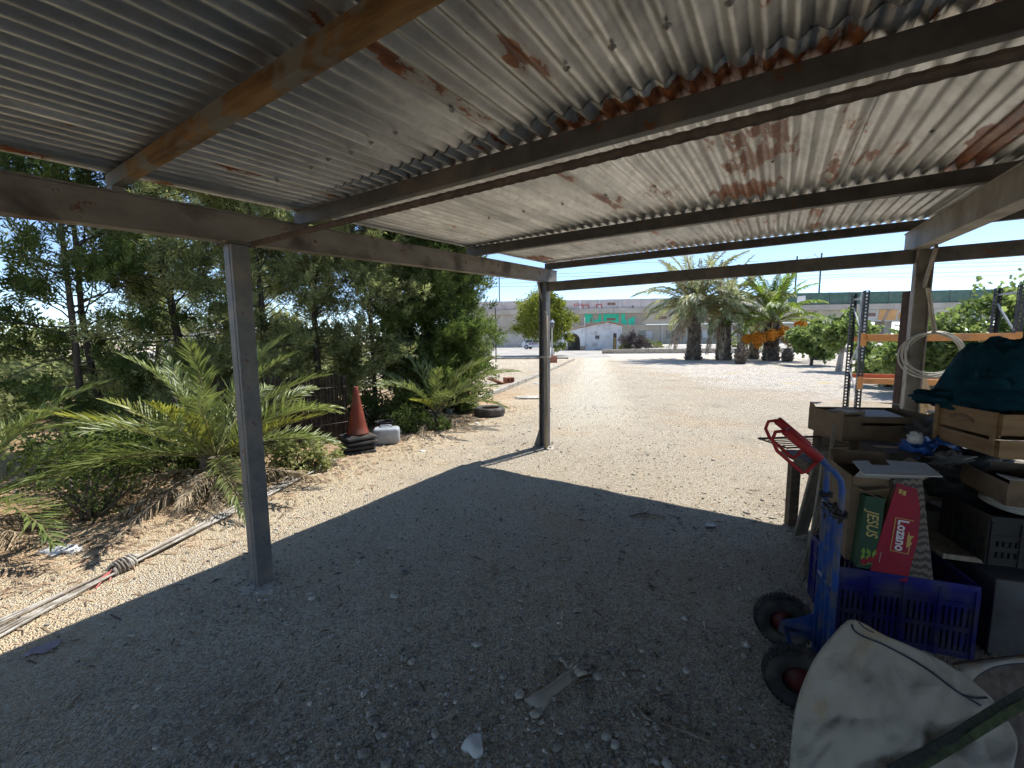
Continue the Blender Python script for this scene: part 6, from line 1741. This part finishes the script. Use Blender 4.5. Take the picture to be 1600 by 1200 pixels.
def pillow(outline, centre, depth_f, depth_b, seed, rings=60, n=220, wr=.012):
    """closed soft body: outline loop of 3-D points, bulging towards the camera and away from it"""
    pts = [at(*p) for p in outline]; m_ = len(pts)
    seg = [(pts[(i + 1) % m_] - pts[i]).length for i in range(m_)]; tot = sum(seg)
    loop = []
    for k in range(n):
        d = tot * k / n; i = 0
        while d > seg[i]: d -= seg[i]; i += 1
        f_ = d / seg[i]; a, b_, c_, e_ = pts[i - 1], pts[i], pts[(i + 1) % m_], pts[(i + 2) % m_]
        loop.append(.5 * ((2 * b_) + (c_ - a) * f_ + (2 * a - 5 * b_ + 4 * c_ - e_) * f_ ** 2 + (3 * b_ - a - 3 * c_ + e_) * f_ ** 3))
    C = at(*centre); V = []; F = []
    view = (C - Vector((0, 0, CAM_H))).normalized()
    for sgn, dep in ((-1, depth_f), (1, depth_b)):
        for r in range(rings + (1 if sgn < 0 else 0)):
            f_ = 1 - r / rings
            if sgn > 0: f_ = r / rings if False else 1 - (r + 1) / rings
            for k in range(n):
                p = C.lerp(loop[k], f_)
                wrk = noise.noise(p * 7 + Vector((seed, 0, 0))) + .5 * noise.noise(Vector((p.x * 22, p.y * 9, p.z * 14 + seed))) + 1.5 * (.25 - abs(noise.noise(Vector((p.x * 4 + p.z * 5, p.z * 6 - p.x * 3, seed))))) + .7 * (.2 - abs(noise.noise(Vector((p.x * 14 - p.z * 9, p.z * 13, seed + 4)))))
                V.append(p + view * sgn * dep * math.sqrt(max(0, 1 - f_ ** 2.2)) + view * (wr * wrk * (1 - f_ ** 8)))
    row = lambda r: r * n
    tot_r = (rings + 1) + rings
    for r in range(rings):
        for k in range(n): F.append((row(r) + k, row(r) + (k + 1) % n, row(r + 1) + (k + 1) % n, row(r + 1) + k))
    b0 = rings + 1
    for k in range(n): F.append((k, row(b0) + k, row(b0) + (k + 1) % n, (k + 1) % n))
    for r in range(b0, b0 + rings - 1):
        for k in range(n): F.append((row(r) + k, row(r + 1) + k, row(r + 1) + (k + 1) % n, row(r) + (k + 1) % n))
    return V, F
ol = [(1331, 967, 1.30), (1352, 975, 1.30), (1378, 990, 1.29), (1425, 1010, 1.27), (1475, 1034, 1.24), (1520, 1064, 1.21), (1552, 1094, 1.18), (1572, 1122, 1.15), (1590, 1160, 1.12), (1580, 1230, 1.06), (1570, 1420, .98), (1520, 1640, .96), (1330, 1700, .96), (1200, 1520, 1.0), (1222, 1300, 1.08), (1233, 1195, 1.13), (1240, 1125, 1.18), (1250, 1080, 1.21), (1272, 1030, 1.25), (1300, 993, 1.28), (1318, 974, 1.30)]
V, F = pillow(ol, (1400, 1220, 1.12), .035, .16, 3.0, wr=.034)
bl = at(1400, 1220, 1.1); bl = Vector((bl.x, bl.y, 0))
t = thing("canvas_bag", "stained off-white canvas bag with dark blue piping in the foreground", "bag", bl)
bag = MB().add(V, F).build("body", M_canvas, t, smooth=True, off=bl)
bvh = BVHTree.FromPolygons([Vector(v) for v in V], F)
def on_bag(px, py, lift=.004, Y=1.05):
    r = ray(px, py).normalized(); o_ = Vector((0, 0, CAM_H)); h = bvh.ray_cast(o_, r)
    return (h[0] - r * lift) if h[0] is not None else at(px, py, Y)
M_pipe = mat("navy_piping", (0.02, 0.025, 0.045), (0.035, 0.04, 0.07), 9, .8)
def spline(pts, n=8):
    out = []; m_ = len(pts)
    for i in range(m_ - 1):
        a, b_, c_, e_ = pts[max(i - 1, 0)], pts[i], pts[i + 1], pts[min(i + 2, m_ - 1)]
        for k in range(n):
            f_ = k / n; out.append(tuple(.5 * ((2 * b_[j]) + (c_[j] - a[j]) * f_ + (2 * a[j] - 5 * b_[j] + 4 * c_[j] - e_[j]) * f_ ** 2 + (3 * b_[j] - a[j] - 3 * c_[j] + e_[j]) * f_ ** 3) for j in range(len(b_))))
    out.append(tuple(pts[-1])); return out
for nm, pl in (("piping", [(1331, 975), (1335, 985), (1350, 995), (1378, 1006), (1420, 1028), (1455, 1050), (1485, 1073), (1510, 1089), (1532, 1102)]), ("seam", [(1508, 1088), (1526, 1091), (1542, 1090)])):
    MB().tube([on_bag(*p) - bl for p in spline(pl)], .0030, 6).build(nm, M_pipe, t, smooth=True)
MB().tube([on_bag(*p) - bl for p in spline([(1342, 972), (1350, 980), (1358, 985), (1365, 988)])], .002, 5).build("fold_line", M_pipe, t)
# second fold of canvas with a brown woven lining at the right
M_wicker = mat("brown_woven_sack", (0.085, 0.062, 0.048), (0.155, 0.115, 0.09), 26, .9, bump=.6, bscale=60)
ol2 = [(1488, 1037, 1.42), (1530, 1030, 1.44), (1580, 1024, 1.46), (1680, 1015, 1.46), (1760, 1080, 1.4), (1760, 1300, 1.2), (1600, 1380, 1.15), (1540, 1180, 1.3), (1510, 1080, 1.38)]
V2, F2 = pillow(ol2, (1630, 1170, 1.33), .05, .18, 8.0, 14, 70)
b2 = at(1630, 1170, 1.3); b2 = Vector((b2.x, b2.y, 0))
t2 = thing("woven_sack", "brown woven sack with pale canvas rim behind the canvas bag", "sack", b2)
MB().add(V2, F2).build("body", M_wicker, t2, smooth=True, off=b2)
bvh2 = BVHTree.FromPolygons([Vector(v) for v in V2], F2)
def on2(px, py, lift=.006):
    r = ray(px, py).normalized(); h = bvh2.ray_cast(Vector((0, 0, CAM_H)), r); return (h[0] - r * lift) if h[0] is not None else at(px, py, 1.36)
rim_o = [(1490, 1040), (1530, 1033), (1575, 1028), (1640, 1022), (1720, 1040)]
rim_i = [(1512, 1074), (1522, 1058), (1560, 1040), (1620, 1038), (1700, 1062)]
vo, vi = [on2(*p) for p in spline(rim_o, 6)], [on2(*p, .008) for p in spline(rim_i, 6)]
mb = MB(); n_ = len(vo); mb.add([p - b2 for p in vo] + [p - b2 for p in vi], [(i, i + 1, n_ + i + 1, n_ + i) for i in range(n_ - 1)]); o = mb.build("rim", M_canvas, t2, smooth=True); s_ = o.modifiers.new("s", 'SOLIDIFY'); s_.thickness = .006
MB().tube([p - b2 for p in vi], .004, 6).build("rim_cord", M_pipe, t2, smooth=True)
# green and black strap across
M_strapg = mat("green_webbing", (0.045, 0.056, 0.030), (0.085, 0.10, 0.052), 60, .9, bump=.4)
M_strapb = mat("black_webbing", (0.028, 0.034, 0.028), (0.055, 0.062, 0.05), 60, .9, bump=.4)
t = thing("webbing_strap", "green and black webbing strap slung across the canvas bag", "strap", bl)
for nm, m_, pl, w_ in (("black_band", M_strapb, [(1392, 1206), (1440, 1182), (1490, 1152), (1535, 1122), (1575, 1098), (1640, 1062), (1720, 1020)], .013), ("green_band", M_strapg, [(1424, 1206), (1460, 1186), (1500, 1162), (1545, 1134), (1585, 1108), (1650, 1072), (1730, 1030)], .010)):
    pts = []
    for p in spline(pl, 5):
        q = on_bag(p[0], p[1], .012, 1.06)
        if p[0] > 1560: q = at(p[0], p[1], 1.04)
        pts.append(q - bl)
    for _ in range(4):
     for i in range(2, len(pts) - 2): pts[i] = (pts[i - 2] + pts[i - 1] + pts[i] + pts[i + 1] + pts[i + 2]) / 5
    V = []; F = []
    for i, p in enumerate(pts):
        d = (pts[min(i + 1, len(pts) - 1)] - pts[max(i - 1, 0)]).normalized(); vw = (p + bl - Vector((0, 0, CAM_H))).normalized(); s_ = d.cross(vw).normalized()
        V += [p + s_ * w_ - vw * .003, p - s_ * w_ - vw * .003, p - s_ * w_ + vw * .003, p + s_ * w_ + vw * .003]
    for i in range(len(pts) - 1):
        for k in range(4): F.append((i * 4 + k, i * 4 + (k + 1) % 4, i * 4 + 4 + (k + 1) % 4, i * 4 + 4 + k))
    MB().add(V, F).build(nm, m_, t, bevel=.002)
